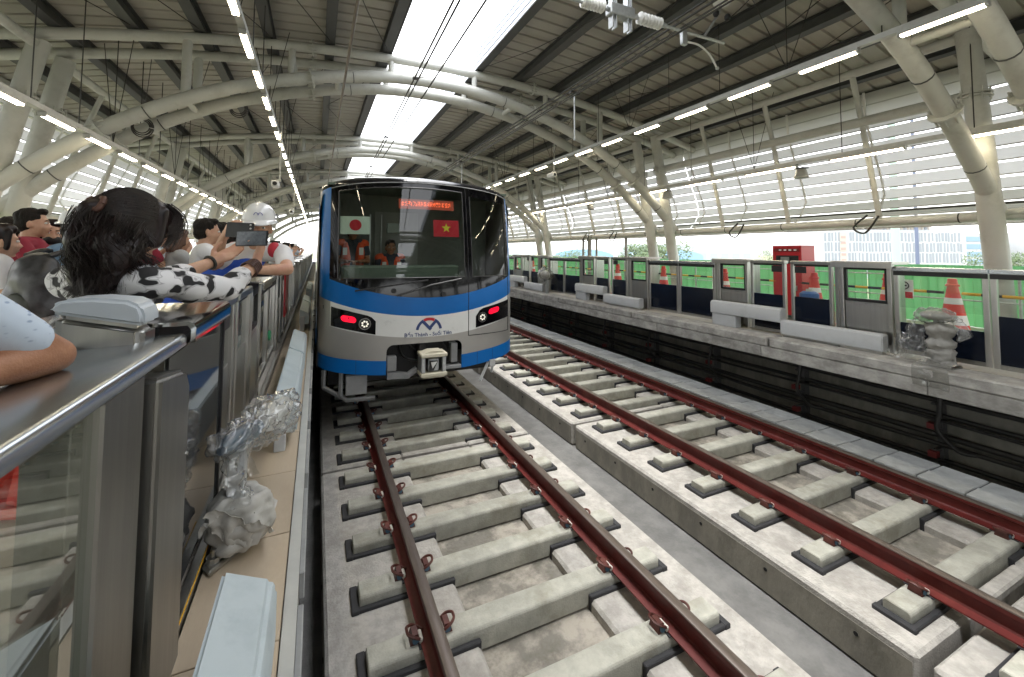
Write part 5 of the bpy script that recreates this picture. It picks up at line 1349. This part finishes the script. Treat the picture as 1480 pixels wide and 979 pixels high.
    if face:
        for s in (-1, 1):
            b = MB(); b.ell(P(s * .031, .080, .002), (.0135, .012, .009), 10); e = b.build('eye', eye_w, root, smooth=60)
            b = MB(); b.ell(P(s * .031, .0885, .002), (.0062, .0045, .0062), 8); b.build('iris', eye_d, e, smooth=60)
            b = MB(); cap_(b, P(s * .016, .094, .022), P(s * .046, .083, .025), .0042, .003, 6); b.build('eyebrow', hair_s, root)
        b = MB(); b.ell(P(0, .0955, -.069), (.019, .004, .0065), 10, Matrix(fr).transposed()); b.build('lips', mat('lips', (.36, .12, .10), rough=.4) if 'lips' not in MATS else MATS['lips'], root, smooth=60)
    hm = hair_mat or hair_s
    MH = Matrix(fr).transposed()
    if hair in ('short', 'bob', 'long', 'tail'):
        b = MB(); b.ell(P(0, -.026, .045), (.083, .097, .088), 18, MH); b.ell(P(0, -.045, -.01), (.079, .07, .075), 16, MH)
        if hair == 'short': b.ell(P(0, .045, .098), (.06, .04, .03), 12, MH)
        if hair != 'short':
            b.ell(P(0, .03, .088), (.068, .055, .045), 12, MH)
            for s in (-1, 1): cap_(b, P(s * .07, .03, .07), P(s * .076, .02, -.05), .022, .018)
        if hair in ('bob', 'long'):
            z = -.12 if hair == 'bob' else -.30
            for a in lin(-2.2, 2.2, 9): cap_(b, P(.075 * math.sin(a), -.03 - .055 * math.cos(a), .0), P(.085 * math.sin(a), -.045 - .055 * math.cos(a), z), .028, .020)
        if hair == 'tail':
            cap_(b, P(0, -.10, .03), P(0, -.15, -.02), .035, .036); cap_(b, P(0, -.15, -.02), P(0, -.15, -.22), .036, .016)
        remesh(b, .008, 2, 'hair', hm, root, (.008, (40., 40., 14.), 2.))
    return root, P, fr
def stand(x, y, rot, h=1.65, arms='down', lean=0.):
    """joints of an upright person at x, y facing rot (0 = +Y)"""
    f = Vector((-math.sin(rot), math.cos(rot), 0)); r = Vector((math.cos(rot), math.sin(rot), 0)); k = h / 1.70; o = Vector((x, y, PZ))
    Q = lambda a, b_, c: o + (r * a + f * (b_ + lean * max(0, c - .9))) * k + Vector((0, 0, c * k))
    J = dict(head=Q(0, .02, 1.575), hf=f, sr=Q(.185, 0, 1.385), sl=Q(-.185, 0, 1.385), pel=Q(0, 0, .93), fr=Q(.10, 0, 0), fl=Q(-.10, 0, 0))
    if arms == 'down':
        for s, q in ((1, 'r'), (-1, 'l')): J['e' + q] = Q(s * .235, -.02, 1.09); J['w' + q] = Q(s * .24, .06, .84); J['h' + q] = ((f * .15 - Vector((0, 0, 1))), -r * s, f)
    elif arms == 'photo':
        for s, q in ((1, 'r'), (-1, 'l')): J['e' + q] = Q(s * .23, .16, 1.16); J['w' + q] = Q(s * .10, .34, 1.38); J['h' + q] = ((f * .4 + Vector((0, 0, 1)) - r * s * .2), -r * s + f * .3, -f * .6 + Vector((0, 0, .5)))
    elif arms == 'front':
        for s, q in ((1, 'r'), (-1, 'l')): J['e' + q] = Q(s * .24, .06, 1.10); J['w' + q] = Q(s * .10, .27, 1.10); J['h' + q] = ((f * .6 - r * s * .6), Vector((0, 0, -1)), f)
    return J
def phone(lab, c, wd, up, m_front=None, w_=.155, h_=.075):
    wd = Vector(wd).normalized(); up = Vector(up); up = (up - wd * up.dot(wd)).normalized(); n_ = wd.cross(up); c = Vector(c); o = thing('phone', lab, 'phone', c)
    def slab_(a, bq, d0, d1):
        b = MB(); P = lambda x, y, d: tuple(c + wd * x + up * y + n_ * d)
        b.hexa([P(-a, -bq, d0), P(a, -bq, d0), P(a, bq, d0), P(-a, bq, d0)], [P(-a, -bq, d1), P(a, -bq, d1), P(a, bq, d1), P(-a, bq, d1)]); return b
    slab_(w_ / 2, h_ / 2, -.0045, .0045).build('case', mat('phone_case', (.012, .012, .013), rough=.35) if 'phone_case' not in MATS else MATS['phone_case'], o, bevel=.003, seg=2)
    return o, slab_, n_
def helmet(root, P, fr, k=1.06, emblem=False):
    r, f, u = fr; b = MB(); M = Matrix((r, f, u)).transposed(); n = 28
    rings = [(.0, 1.0), (.35, .94), (.6, .80), (.8, .60), (.94, .34), (1.0, .02)]
    for t, q in rings:
        for j in range(n):
            a = 2 * math.pi * j / n; b.v.append(tuple(P(.102 * k * q * math.cos(a), -.008 + .125 * k * q * math.sin(a), .052 + .125 * k * t)))
    for i in range(len(rings) - 1):
        for j in range(n): b.f.append((i * n + j, i * n + (j + 1) % n, (i + 1) * n + (j + 1) % n, (i + 1) * n + j))
    b.f.append(tuple(range((len(rings) - 1) * n, len(rings) * n)))
    h = b.build('helmet', helmet_m, root, smooth=60)
    b = MB(); k0 = 0
    for q, z in ((1.0, .056), (1.13, .044), (1.12, .036), (1.0, .046)):
        for j in range(n):
            a = 2 * math.pi * j / n; ff = .045 * max(0, math.sin(a)) ** 2 if q > 1.05 else 0
            b.v.append(tuple(P(.102 * k * q * math.cos(a), -.008 + (.125 * k * q + ff) * math.sin(a), z - ff * .35)))
    for i in range(3):
        for j in range(n): b.f.append((i * n + j, i * n + (j + 1) % n, (i + 1) * n + (j + 1) % n, (i + 1) * n + j))
    b.build('helmet_brim', helmet_m, h, smooth=60)
    if emblem:
        b = MB()
        for cx in (-.013, .013):
            b.tube([P(cx + .013 * math.cos(t), -.008 + .125 * k * .955 + .006, .052 + .125 * k * .30 + .018 * math.sin(t)) for t in lin(0, math.pi, 10)], .0028, 5)
        b.build('helmet_emblem', mat('emblem_violet', (.12, .13, .34), rough=.4), h)
    return h
# ---- woman in the foreground
cow = mat('cow_print', (.66, .66, .68), rough=.85)
nn, ll = cow.node_tree.nodes, cow.node_tree.links; bs = nn['Principled BSDF']
tc = nn.new('ShaderNodeNewGeometry'); mp = nn.new('ShaderNodeMapping'); mp.inputs['Scale'].default_value = (1, 1, 1.5); ll.new(tc.outputs['Position'], mp.inputs[0])
vo = nn.new('ShaderNodeTexNoise'); vo.inputs['Scale'].default_value = 15; vo.inputs['Detail'].default_value = 1.2; vo.inputs['Distortion'].default_value = .15; ll.new(mp.outputs[0], vo.inputs['Vector'])
rp = nn.new('ShaderNodeValToRGB'); e = rp.color_ramp.elements; e[0].position = .535; e[0].color = (.70, .70, .72, 1); e[1].position = .575; e[1].color = (.015, .015, .017, 1)
x_ = rp.color_ramp.elements.new(.50); x_.color = (.70, .70, .72, 1); x_ = rp.color_ramp.elements.new(.515); x_.color = (.36, .36, .38, 1)
ll.new(vo.outputs[0], rp.inputs[0]); ll.new(rp.outputs[0], bs.inputs['Base Color'])
HF = (.60, .80, -.10)
J = dict(head=(-2.135, 2.06, 2.425), hf=HF, sr=(-2.06, 1.99, 2.215), sl=(-2.36, 2.20, 2.21), er=(-1.86, 2.235, 2.165), wr=(-1.765, 2.40, 2.27),
         hr=((.14, .16, .90), (-.9, .15, -.1), (-.3, .5, .5)), cr=.6, el=(-2.13, 2.42, 2.19), wl=(-1.985, 2.62, 2.275), hl=((.62, .40, .42), (.35, -.35, .75), (-.5, .3, .5)), cl=.14,
         pel=(-2.46, 2.62, 1.80), fr=(-2.30, 3.0, PZ), fl=(-2.36, 3.17, PZ))
wom, P, fr = person('woman in a black and white blotched blouse holding a phone, dark hair half tied', J, cow, dark_t, voxel=.0065, sleeve=1.42, hair='none', female=True, shirt_disp=(.016, 11., 3.))
b = MB(); MH = Matrix(fr).transposed(); rn = random.Random(11)
b.ell(P(0, -.026, .040), (.090, .104, .095), 20, MH); b.ell(P(0, .045, .068), (.074, .060, .055), 14, MH); b.ell(P(.045, .035, .045), (.045, .058, .06), 12, MH); b.ell(P(0, -.06, -.02), (.088, .072, .085), 16, MH)
for s in (-1, 1): b.ell(P(s * .070, .012, -.005), (.024, .058, .07), 12, MH); cap_(b, P(s * .074, .045, .06), P(s * .082, .03, -.06), .024, .024); cap_(b, P(s * .058, .082, .06), P(s * .078, .078, -.01), .014, .008)
# falling mass behind the shoulders, narrowing downwards
for x, y, z, r_ in ((0, -.085, -.08, .086), (-.045, -.09, -.14, .072), (.045, -.075, -.13, .066), (-.025, -.09, -.19, .062), (-.06, -.09, -.19, .05), (.03, -.08, -.19, .05)): b.ell(P(x, y, z), (r_, r_ * .85, r_ * 1.15), 14, MH)
cap_(b, P(-.01, -.10, .07), P(-.02, -.135, .045), .03, .03); cap_(b, P(-.02, -.13, .03), P(-.03, -.145, -.07), .030, .040); cap_(b, P(-.03, -.145, -.07), P(-.03, -.12, -.20), .040, .024)
remesh(b, .006, 8, 'hair', hair_m, wom, (.005, (30., 30., 10.), 2.))
b = MB(); tie = Vector((-.014, -.125, .058))
def lock(path, r, n=3):
    m = len(path); b.tube([P(*p) for p in path], [r * (1 - .75 * (i / (m - 1)) ** 2) for i in range(m)], n, caps=False)
for i in range(1000):     # strands combed back from the hairline to the tie
    th_, ph_ = rn.uniform(-1.55, 1.55), rn.uniform(-.25, 1.45)
    c0 = Vector((0, -.020, .042)); st_ = Vector((math.sin(th_) * math.cos(ph_), math.cos(th_) * math.cos(ph_), math.sin(ph_)))
    en = (tie + Vector((rn.uniform(-.03, .03), 0, rn.uniform(-.03, .02))) - c0).normalized(); k_ = rn.uniform(1.0, 1.035); pa = []
    for t in lin(0, 1, 8):
        d_ = st_.lerp(en, t).normalized(); pa.append(c0 + Vector((d_.x * .0925 * k_, d_.y * .107 * k_, d_.z * .0975 * k_)))
    lock(pa, rn.uniform(.0007, .0013))
for g in range(64):      # wavy locks, each a bundle sharing one wave
    a = rn.uniform(-2.1, 2.1); back = rn.random() < .35
    p0 = Vector((rn.uniform(-.04, .01), -.140, .03)) if back else Vector((.088 * math.sin(a), -.035 - .085 * math.cos(a), rn.uniform(-.05, .02)))
    L = rn.uniform(.20, .29) * (1 - .34 * abs(a) / 2.1) if not back else rn.uniform(.18, .30)
    p1 = Vector((p0.x * .95 + rn.uniform(-.03, .03), p0.y * .85 - .005 + rn.uniform(-.02, .03), p0.z - L)); am, f0, f1 = rn.uniform(.012, .026), rn.uniform(0, 6), rn.uniform(0, 6)
    for j in range(34):
        ox, oy, oz = rn.gauss(0, .009), rn.gauss(0, .009), rn.uniform(-.02, .02); pa = []
        for t in lin(0, 1, 11):
            q = p0.lerp(p1, t); w_ = am * min(1, t * 1.8)
            pa.append((q.x + ox * (1 + .6 * t) + w_ * math.sin(f0 + 11 * t), q.y + oy * (1 + .4 * t) + w_ * math.cos(f1 + 10.5 * t) - .030 * math.sin(min(1, t * 1.6) * math.pi) * .6, q.z + oz))
        lock(pa, rn.uniform(.0008, .0016))
for g in range(26):      # fringe and side locks framing the face
    s_ = rn.choice((-1, 1, 1)); p0 = Vector((s_ * rn.uniform(.02, .06), rn.uniform(.06, .085), rn.uniform(.085, .105))); p1 = Vector((s_ * rn.uniform(.072, .088), rn.uniform(.055, .098), rn.uniform(-.09, .01)))
    for j in range(10):
        ox = rn.gauss(0, .005); lock([(p0.lerp(p1, t).x + ox + s_ * .022 * math.sin(t * math.pi), p0.lerp(p1, t).y + .026 * math.sin(t * math.pi) + ox, p0.lerp(p1, t).z) for t in lin(0, 1, 7)], rn.uniform(.0012, .002))
b.build('hair_strands', mat('hair_strand', (.007, .0045, .004), (.020, .010, .008), rough=.48, scale=30, local=True), wom, smooth=80)
b = MB(); b.tube([P(-.012 + .037 * math.cos(t), -.128 + .014 * math.sin(t), .058 + .026 * math.sin(t) + .006 * math.sin(3 * t)) for t in lin(0, 2 * math.pi, 20)], .0105, 8); b.build('hair_tie', mat('hair_tie', (.10, .045, .03), rough=.6), wom, smooth=60)
b = MB(); w_, el_ = Vector(J['wr']), Vector(J['er'])
d = (w_ - el_).normalized(); uu = d.orthogonal().normalized(); vv = d.cross(uu)
for k in range(5): b.tube([w_ - d * (.008 + .012 * k) + (uu * math.cos(t) + vv * math.sin(t)) * (.031 + .002 * k) for t in lin(0, 2 * math.pi, 18)], .0045, 6)
b.build('bracelets', mat('bracelet', (.06, .028, .022), (.10, .05, .04), rough=.5, scale=60), wom, smooth=60)
b = MB(); w_, el_ = Vector(J['wl']), Vector(J['el']); d = (w_ - el_).normalized(); uu = d.orthogonal().normalized(); vv = d.cross(uu)
b.tube([w_ - d * .012 + (uu * math.cos(t) + vv * math.sin(t)) * .032 for t in lin(0, 2 * math.pi, 18)], .008, 6); b.build('watch_strap', black_s, wom, smooth=60)
ph, sl_, n_ = phone("black phone in the woman's hands, its screen facing the camera", (-1.786, 2.395, 2.394), (.90, -.42, .02), (.03, .1, 1))
b = sl_(.071, .033, .0046, .0054); b.build('screen', mat('phone_screen', (.03, .035, .04), (.10, .11, .115), rough=.1, scale=40, emit=(.10, .11, .12), estr=.05), ph) if n_.dot(CAM - Vector((-1.786, 2.395, 2.394))) > 0 else sl_(.071, .033, -.0054, -.0046).build('screen', mat('phone_screen', (.03, .035, .04), (.10, .11, .115), rough=.1, scale=40, emit=(.10, .11, .12), estr=.05), ph)
# ---- worker with the white helmet
vest = mat('vest_blue', (.015, .07, .42), (.02, .085, .48), rough=.75, scale=8, local=True)
J = dict(head=(-1.885, 3.56, 2.505), hf=(.05, -1, -.12), sr=(-2.07, 3.74, 2.325), sl=(-1.735, 3.62, 2.325), er=(-2.14, 3.52, 2.235), wr=(-2.075, 3.40, 2.41), hr=((.35, -.25, .8), (.85, .3, -.2), (.2, .2, .7)), cr=.5,
         el=(-1.68, 3.33, 2.205), wl=(-1.87, 3.24, 2.205), hl=((-.85, -.1, -.12), (.1, -.2, -1), (0, -1, .2)), cl=.3, pel=(-2.50, 3.85, 1.86), fr=(-2.72, 3.9, PZ), fl=(-2.55, 4.1, PZ))
wk, P, fr = person('worker in white helmet and blue vest leaning over the gate with a raised black phone', J, white_c, dark_t, voxel=.0075, sleeve=.62, hair='short')
helmet(wk, P, fr, 1.06, True)
V = {k: Vector(v) for k, v in J.items() if k not in ('hr', 'hl', 'cr', 'cl')}; mid = (V['sr'] + V['sl']) / 2; up = (mid - V['pel']).normalized(); ac = (V['sr'] - V['sl']).normalized(); M3 = Matrix((ac, up.cross(ac).normalized(), up)).transposed()
b = MB(); b.ell(V['pel'].lerp(mid, .70), (.182, .132, .23), 18, M3); b.ell(V['pel'].lerp(mid, .38), (.16, .126, .2), 18, M3); b.ell(V['pel'].lerp(mid, .08), (.178, .136, .13), 18, M3)
remesh(b, .010, 3, 'vest', vest, wk, (.012, 8., 2.))
for s, q in ((1, V['sr']), (-1, V['sl'])):
    b = MB(); c = q - ac * s * .055; b.ell(c + Vector((0, -.02, .012)), (.05, .085, .062), 14); remesh(b, .008, 2, 'shoulder_patch', mat('vest_red', (.50, .03, .05), rough=.75) if 'vest_red' not in MATS else MATS['vest_red'], wk)
ph, sl_, n_ = phone("black phone held up by the helmeted worker, back towards the camera", (-1.965, 3.30, 2.470), (.93, -.36, -.04), (.02, .1, 1), None, .175, .10)
for q in ((.070, .035), (.070, .012)):
    b = MB(); c = Vector((-1.965, 3.30, 2.470)); wv = Vector((.93, -.36, -.04)).normalized(); s_ = 1 if n_.dot(CAM - c) > 0 else -1
    b.ell(c + wv * q[0] + Vector((0, 0, q[1])) + n_ * s_ * .005, (.007, .004, .007), 8); b.build('camera_lens', steel_d, ph)
# ---- person at the left edge: pale blue sleeve and tanned arm
blue_sh = mat('shirt_pale_blue', (.50, .60, .74), rough=.85)
nn, ll = blue_sh.node_tree.nodes, blue_sh.node_tree.links; bs = nn['Principled BSDF']
tc = nn.new('ShaderNodeNewGeometry'); vo = nn.new('ShaderNodeTexVoronoi'); vo.inputs['Scale'].default_value = 42; mp = nn.new('ShaderNodeMapping'); mp.inputs['Scale'].default_value = (1, .7, 1.7); ll.new(tc.outputs['Position'], mp.inputs[0]); ll.new(mp.outputs[0], vo.inputs['Vector'])
rp = nn.new('ShaderNodeValToRGB'); e = rp.color_ramp.elements; e[0].position = .20; e[0].color = (.30, .39, .54, 1); e[1].position = .30; e[1].color = (.56, .65, .77, 1); ll.new(vo.outputs['Distance'], rp.inputs[0]); ll.new(rp.outputs[0], bs.inputs['Base Color'])
J = dict(head=(-2.40, 1.12, 2.56), hf=(.5, .86, -.1), sr=(-2.22, 1.11, 2.33), sl=(-2.56, 1.28, 2.33), er=(-2.055, 1.37, 2.085), wr=(-2.13, 1.13, 2.085), hr=((-.5, -.5, .1), (0, 0, 1), (-.5, .5, 0)), el=(-2.66, 1.5, 2.09), wl=(-2.50, 1.68, 2.1), hl=((.4, .8, .1), (.5, -.2, 0), (0, 0, 1)), pel=(-2.55, 1.05, 1.86), fr=(-2.45, 1.0, PZ), fl=(-2.67, 1.08, PZ))
person('person in a pale blue patterned shirt at the left edge, one tanned bent arm showing', J, blue_sh, dark_t, skin=skin_t, voxel=.0085, sleeve=.80, hair='short')
# ---- people behind
maroon = mat('shirt_maroon', (.22, .012, .03), (.27, .02, .04), rough=.85, scale=6, local=True); denim = mat('denim', (.20, .32, .48), (.26, .39, .55), rough=.9, scale=10, local=True); grey_s = mat('shirt_grey', (.30, .31, .32), (.36, .37, .38), rough=.9, scale=6, local=True)
blk_s = mat('shirt_black', (.02, .02, .022), rough=.85); orange_v = mat('vest_orange', (.85, .10, .02), (.75, .085, .02), rough=.7, scale=10, local=True)
pers, P, fr = person('girl with tied dark hair in a white T-shirt at the left edge, seen from behind', stand(-3.58, 4.28, R(-55), 1.50, 'front'), white_c, dark_t, hair='tail', hair_mat=hair_m, female=True)
b = MB()
for i in range(6):
    x = -.05 + .018 * i; q = Vector((-3.58, 4.28, 2.15)); f = Vector((-math.sin(R(-55)), math.cos(R(-55)), 0)); r = Vector((math.cos(R(-55)), math.sin(R(-55)), 0))
    b.tube([q - f * .135 + r * (x + .010 * math.cos(t)) + Vector((0, 0, .013 * math.sin(t))) for t in lin(0, 5.2, 8)], .003, 4)
b.build('shirt_print', mat('print_pink', (.62, .25, .28), rough=.8), pers)
person('man in a maroon shirt holding a phone to his face, behind the girl in white', stand(-3.72, 4.98, R(-80), 1.68, 'photo'), maroon, dark_t)
pers, P, fr = person('woman with shoulder-length dark hair and a black face mask in the crowd', stand(-3.74, 5.35, R(-150), 1.60, 'down'), blk_s, dark_t, hair='bob', hair_mat=hair_m, female=True)
b = MB(); b.ell(P(0, .055, -.065), (.064, .058, .045), 14, Matrix(fr).transposed()); b.build('face_mask', mat('mask_black', (.015, .015, .016), rough=.7), pers, smooth=60)
pers, P, fr = person('person in a pale denim jacket and white cap, facing away, seen behind the backpack', stand(-3.12, 4.22, R(-30), 1.60, 'front'), denim, dark_t, sleeve=1.8)
helmet(pers, P, fr, 1.0)
o = thing('backpack', 'large black nylon backpack with side pockets on the back of the person in denim', 'backpack', (-3.10, 4.02, 1.9))
f = Vector((-math.sin(R(-30)), math.cos(R(-30)), 0)); r = Vector((math.cos(R(-30)), math.sin(R(-30)), 0)); c = Vector((-3.12, 4.22, 2.05)) - f * .24
M3 = Matrix((r, f, Vector((0, 0, 1)))).transposed(); bagm = mat('bag_black', (.016, .016, .017), (.05, .05, .052), rough=.45, scale=18, local=True)
b = MB(); b.ell(c, (.19, .12, .27), 18, M3); b.ell(c + Vector((0, 0, -.12)), (.2, .13, .18), 16, M3); remesh(b, .012, 2, 'bag', bagm, o, (.03, 9., 5.))
b = MB(); b.ell(c - f * .11 + Vector((0, 0, -.13)), (.13, .055, .12), 14, M3); remesh(b, .012, 2, 'front_pocket', mat('bag_olive', (.05, .055, .045), rough=.6), o, (.02, 10., 6.))
for s in (-1, 1): MB().tube(spline([c + r * s * .09 + Vector((0, 0, .24)), c + r * s * .12 + f * .16 + Vector((0, 0, .27)), c + r * s * .15 + f * .30 + Vector((0, 0, .10)), c + r * s * .16 + f * .2 - Vector((0, 0, .15))], 5), .02, 6).build('strap', bagm, o, smooth=60)
person('man with a crew cut and white shirt behind the two raised phones', stand(-2.46, 4.85, R(-75), 1.63, 'photo'), white_c, dark_t)
person('person in a white and black shirt half hidden by the dark-haired woman', stand(-2.95, 6.0, R(-60), 1.56, 'photo'), grey_s, dark_t, hair='bob', hair_mat=mat('hair_brown', (.10, .05, .03), rough=.5), female=True)
# drivers in the cab
for k, (x, y, zh) in enumerate(((-1.0, 6.98, 1.58), (-.42, 7.05, 1.50))):
    Jd = stand(x, y, math.pi, 1.58 if k == 0 else 1.52, 'front'); dz = Vector((0, 0, .62 - .0))
    for q in list(Jd):
        if q not in ('hf', 'hr', 'hl'): Jd[q] = Jd[q] + Vector((0, 0, (.16 if k == 0 else -.01)))
    root, P, fr = person(['driver in an orange safety vest behind the white flag in the train cab', 'crew member in an orange safety vest in the middle of the train cab'][k], Jd, mat('shirt_navy', (.03, .04, .06), rough=.9) if 'shirt_navy' not in MATS else MATS['shirt_navy'], dark_t, skin=skin_t)
    V = {q: Vector(v) for q, v in Jd.items() if q not in ('hr', 'hl')}; mid = (V['sr'] + V['sl']) / 2
    b = MB(); cap_(b, V['sr'], V['sr'] * .75 + mid * .25, .075, .075); cap_(b, V['sl'], V['sl'] * .75 + mid * .25, .075, .075)
    for s, q in ((1, 'sr'), (-1, 'sl')): b.ell(mid * .45 + V[q] * .55 - Vector((0, .02, .2)), (.085, .145, .24), 14)
    remesh(b, .010, 2, 'safety_vest', orange_v, root, (.01, 9., 1.))
    for s in (-1, 1): MB().box(x + s * .115 - .03, y - .185, mid.z - .17, x + s * .115 + .03, y - .168, mid.z - .06).build('reflective_tab', reflw, root)
# crowd further along the near platform: four kinds, copied
protos = []
for k, (hr, fem, sh, ar) in enumerate((('short', False, white_c, 'photo'), ('long', True, grey_s, 'front'), ('none', False, denim, 'photo'), ('bob', True, maroon, 'photo'))):
    Jc = stand(-3.0 - .9 * k, 7.0 + k, R(-80), 1.62 + .05 * (k % 2), ar)
    root, P, fr = person('x', Jc, sh, dark_t, voxel=.0115, hair=hr, female=fem, face=(k < 2))
    if hr == 'none': helmet(root, P, fr, 1.0)
    protos.append(root)
shirts = [white_c, grey_s, denim, maroon, blk_s, blue_sh, mat('shirt_tan', (.45, .36, .26), rough=.9), mat('shirt_green', (.05, .16, .09), rough=.9), mat('shirt_pink', (.55, .25, .28), rough=.9)]
snames = ['white', 'grey', 'denim blue', 'maroon', 'black', 'pale blue', 'tan', 'dark green', 'pink']
kinds = ['short-haired person', 'long-haired person', 'person with a white helmet', 'bob-haired person']
rn = random.Random(21)
spots = [(-2.62, 6.3), (-3.3, 6.0), (-2.66, 7.6), (-3.5, 7.4), (-4.6, 6.6), (-2.7, 8.8), (-3.4, 9.3), (-4.4, 8.6), (-2.66, 10.4), (-3.3, 11), (-2.7, 12.2), (-3.6, 12.6), (-2.65, 14), (-3.3, 14.8), (-2.7, 16), (-2.6, 18), (-3.2, 18.5), (-2.65, 20.5), (-2.6, 23), (-3.2, 24), (-2.6, 26), (-5.3, 8), (-5.6, 10), (-5.0, 12), (-2.6, 29), (-2.65, 32), (-4.3, 16), (-4.8, 5.4)]
used = {}
for i, (x, y) in enumerate(spots):
    k = rn.randrange(4); s = rn.randrange(len(shirts))
    root = protos[k] if k not in used else dup(protos[k]); first_ = k not in used; used[k] = 1
    root.location = (x, y, PZ); root.rotation_euler = (0, 0, rn.uniform(-.5, .6)); 
    sc_ = rn.uniform(.95, 1.04); root.scale = (sc_, sc_, sc_)
    for ch in root.children:
        if ch.name.split('.')[0] == 'shirt': ch.material_slots[0].link = 'OBJECT'; ch.material_slots[0].material = shirts[s]
    where = 'just beyond the worker' if y < 9 else 'midway down the platform' if y < 17 else 'far down the platform'
    root['label'] = '%s in %s %s, %s' % (kinds[k], snames[s], where, ['at the gates', 'one row back', 'well back'][0 if x > -2.9 else 1 if x > -4 else 2])
    root['group'] = 'people watching along the near platform'
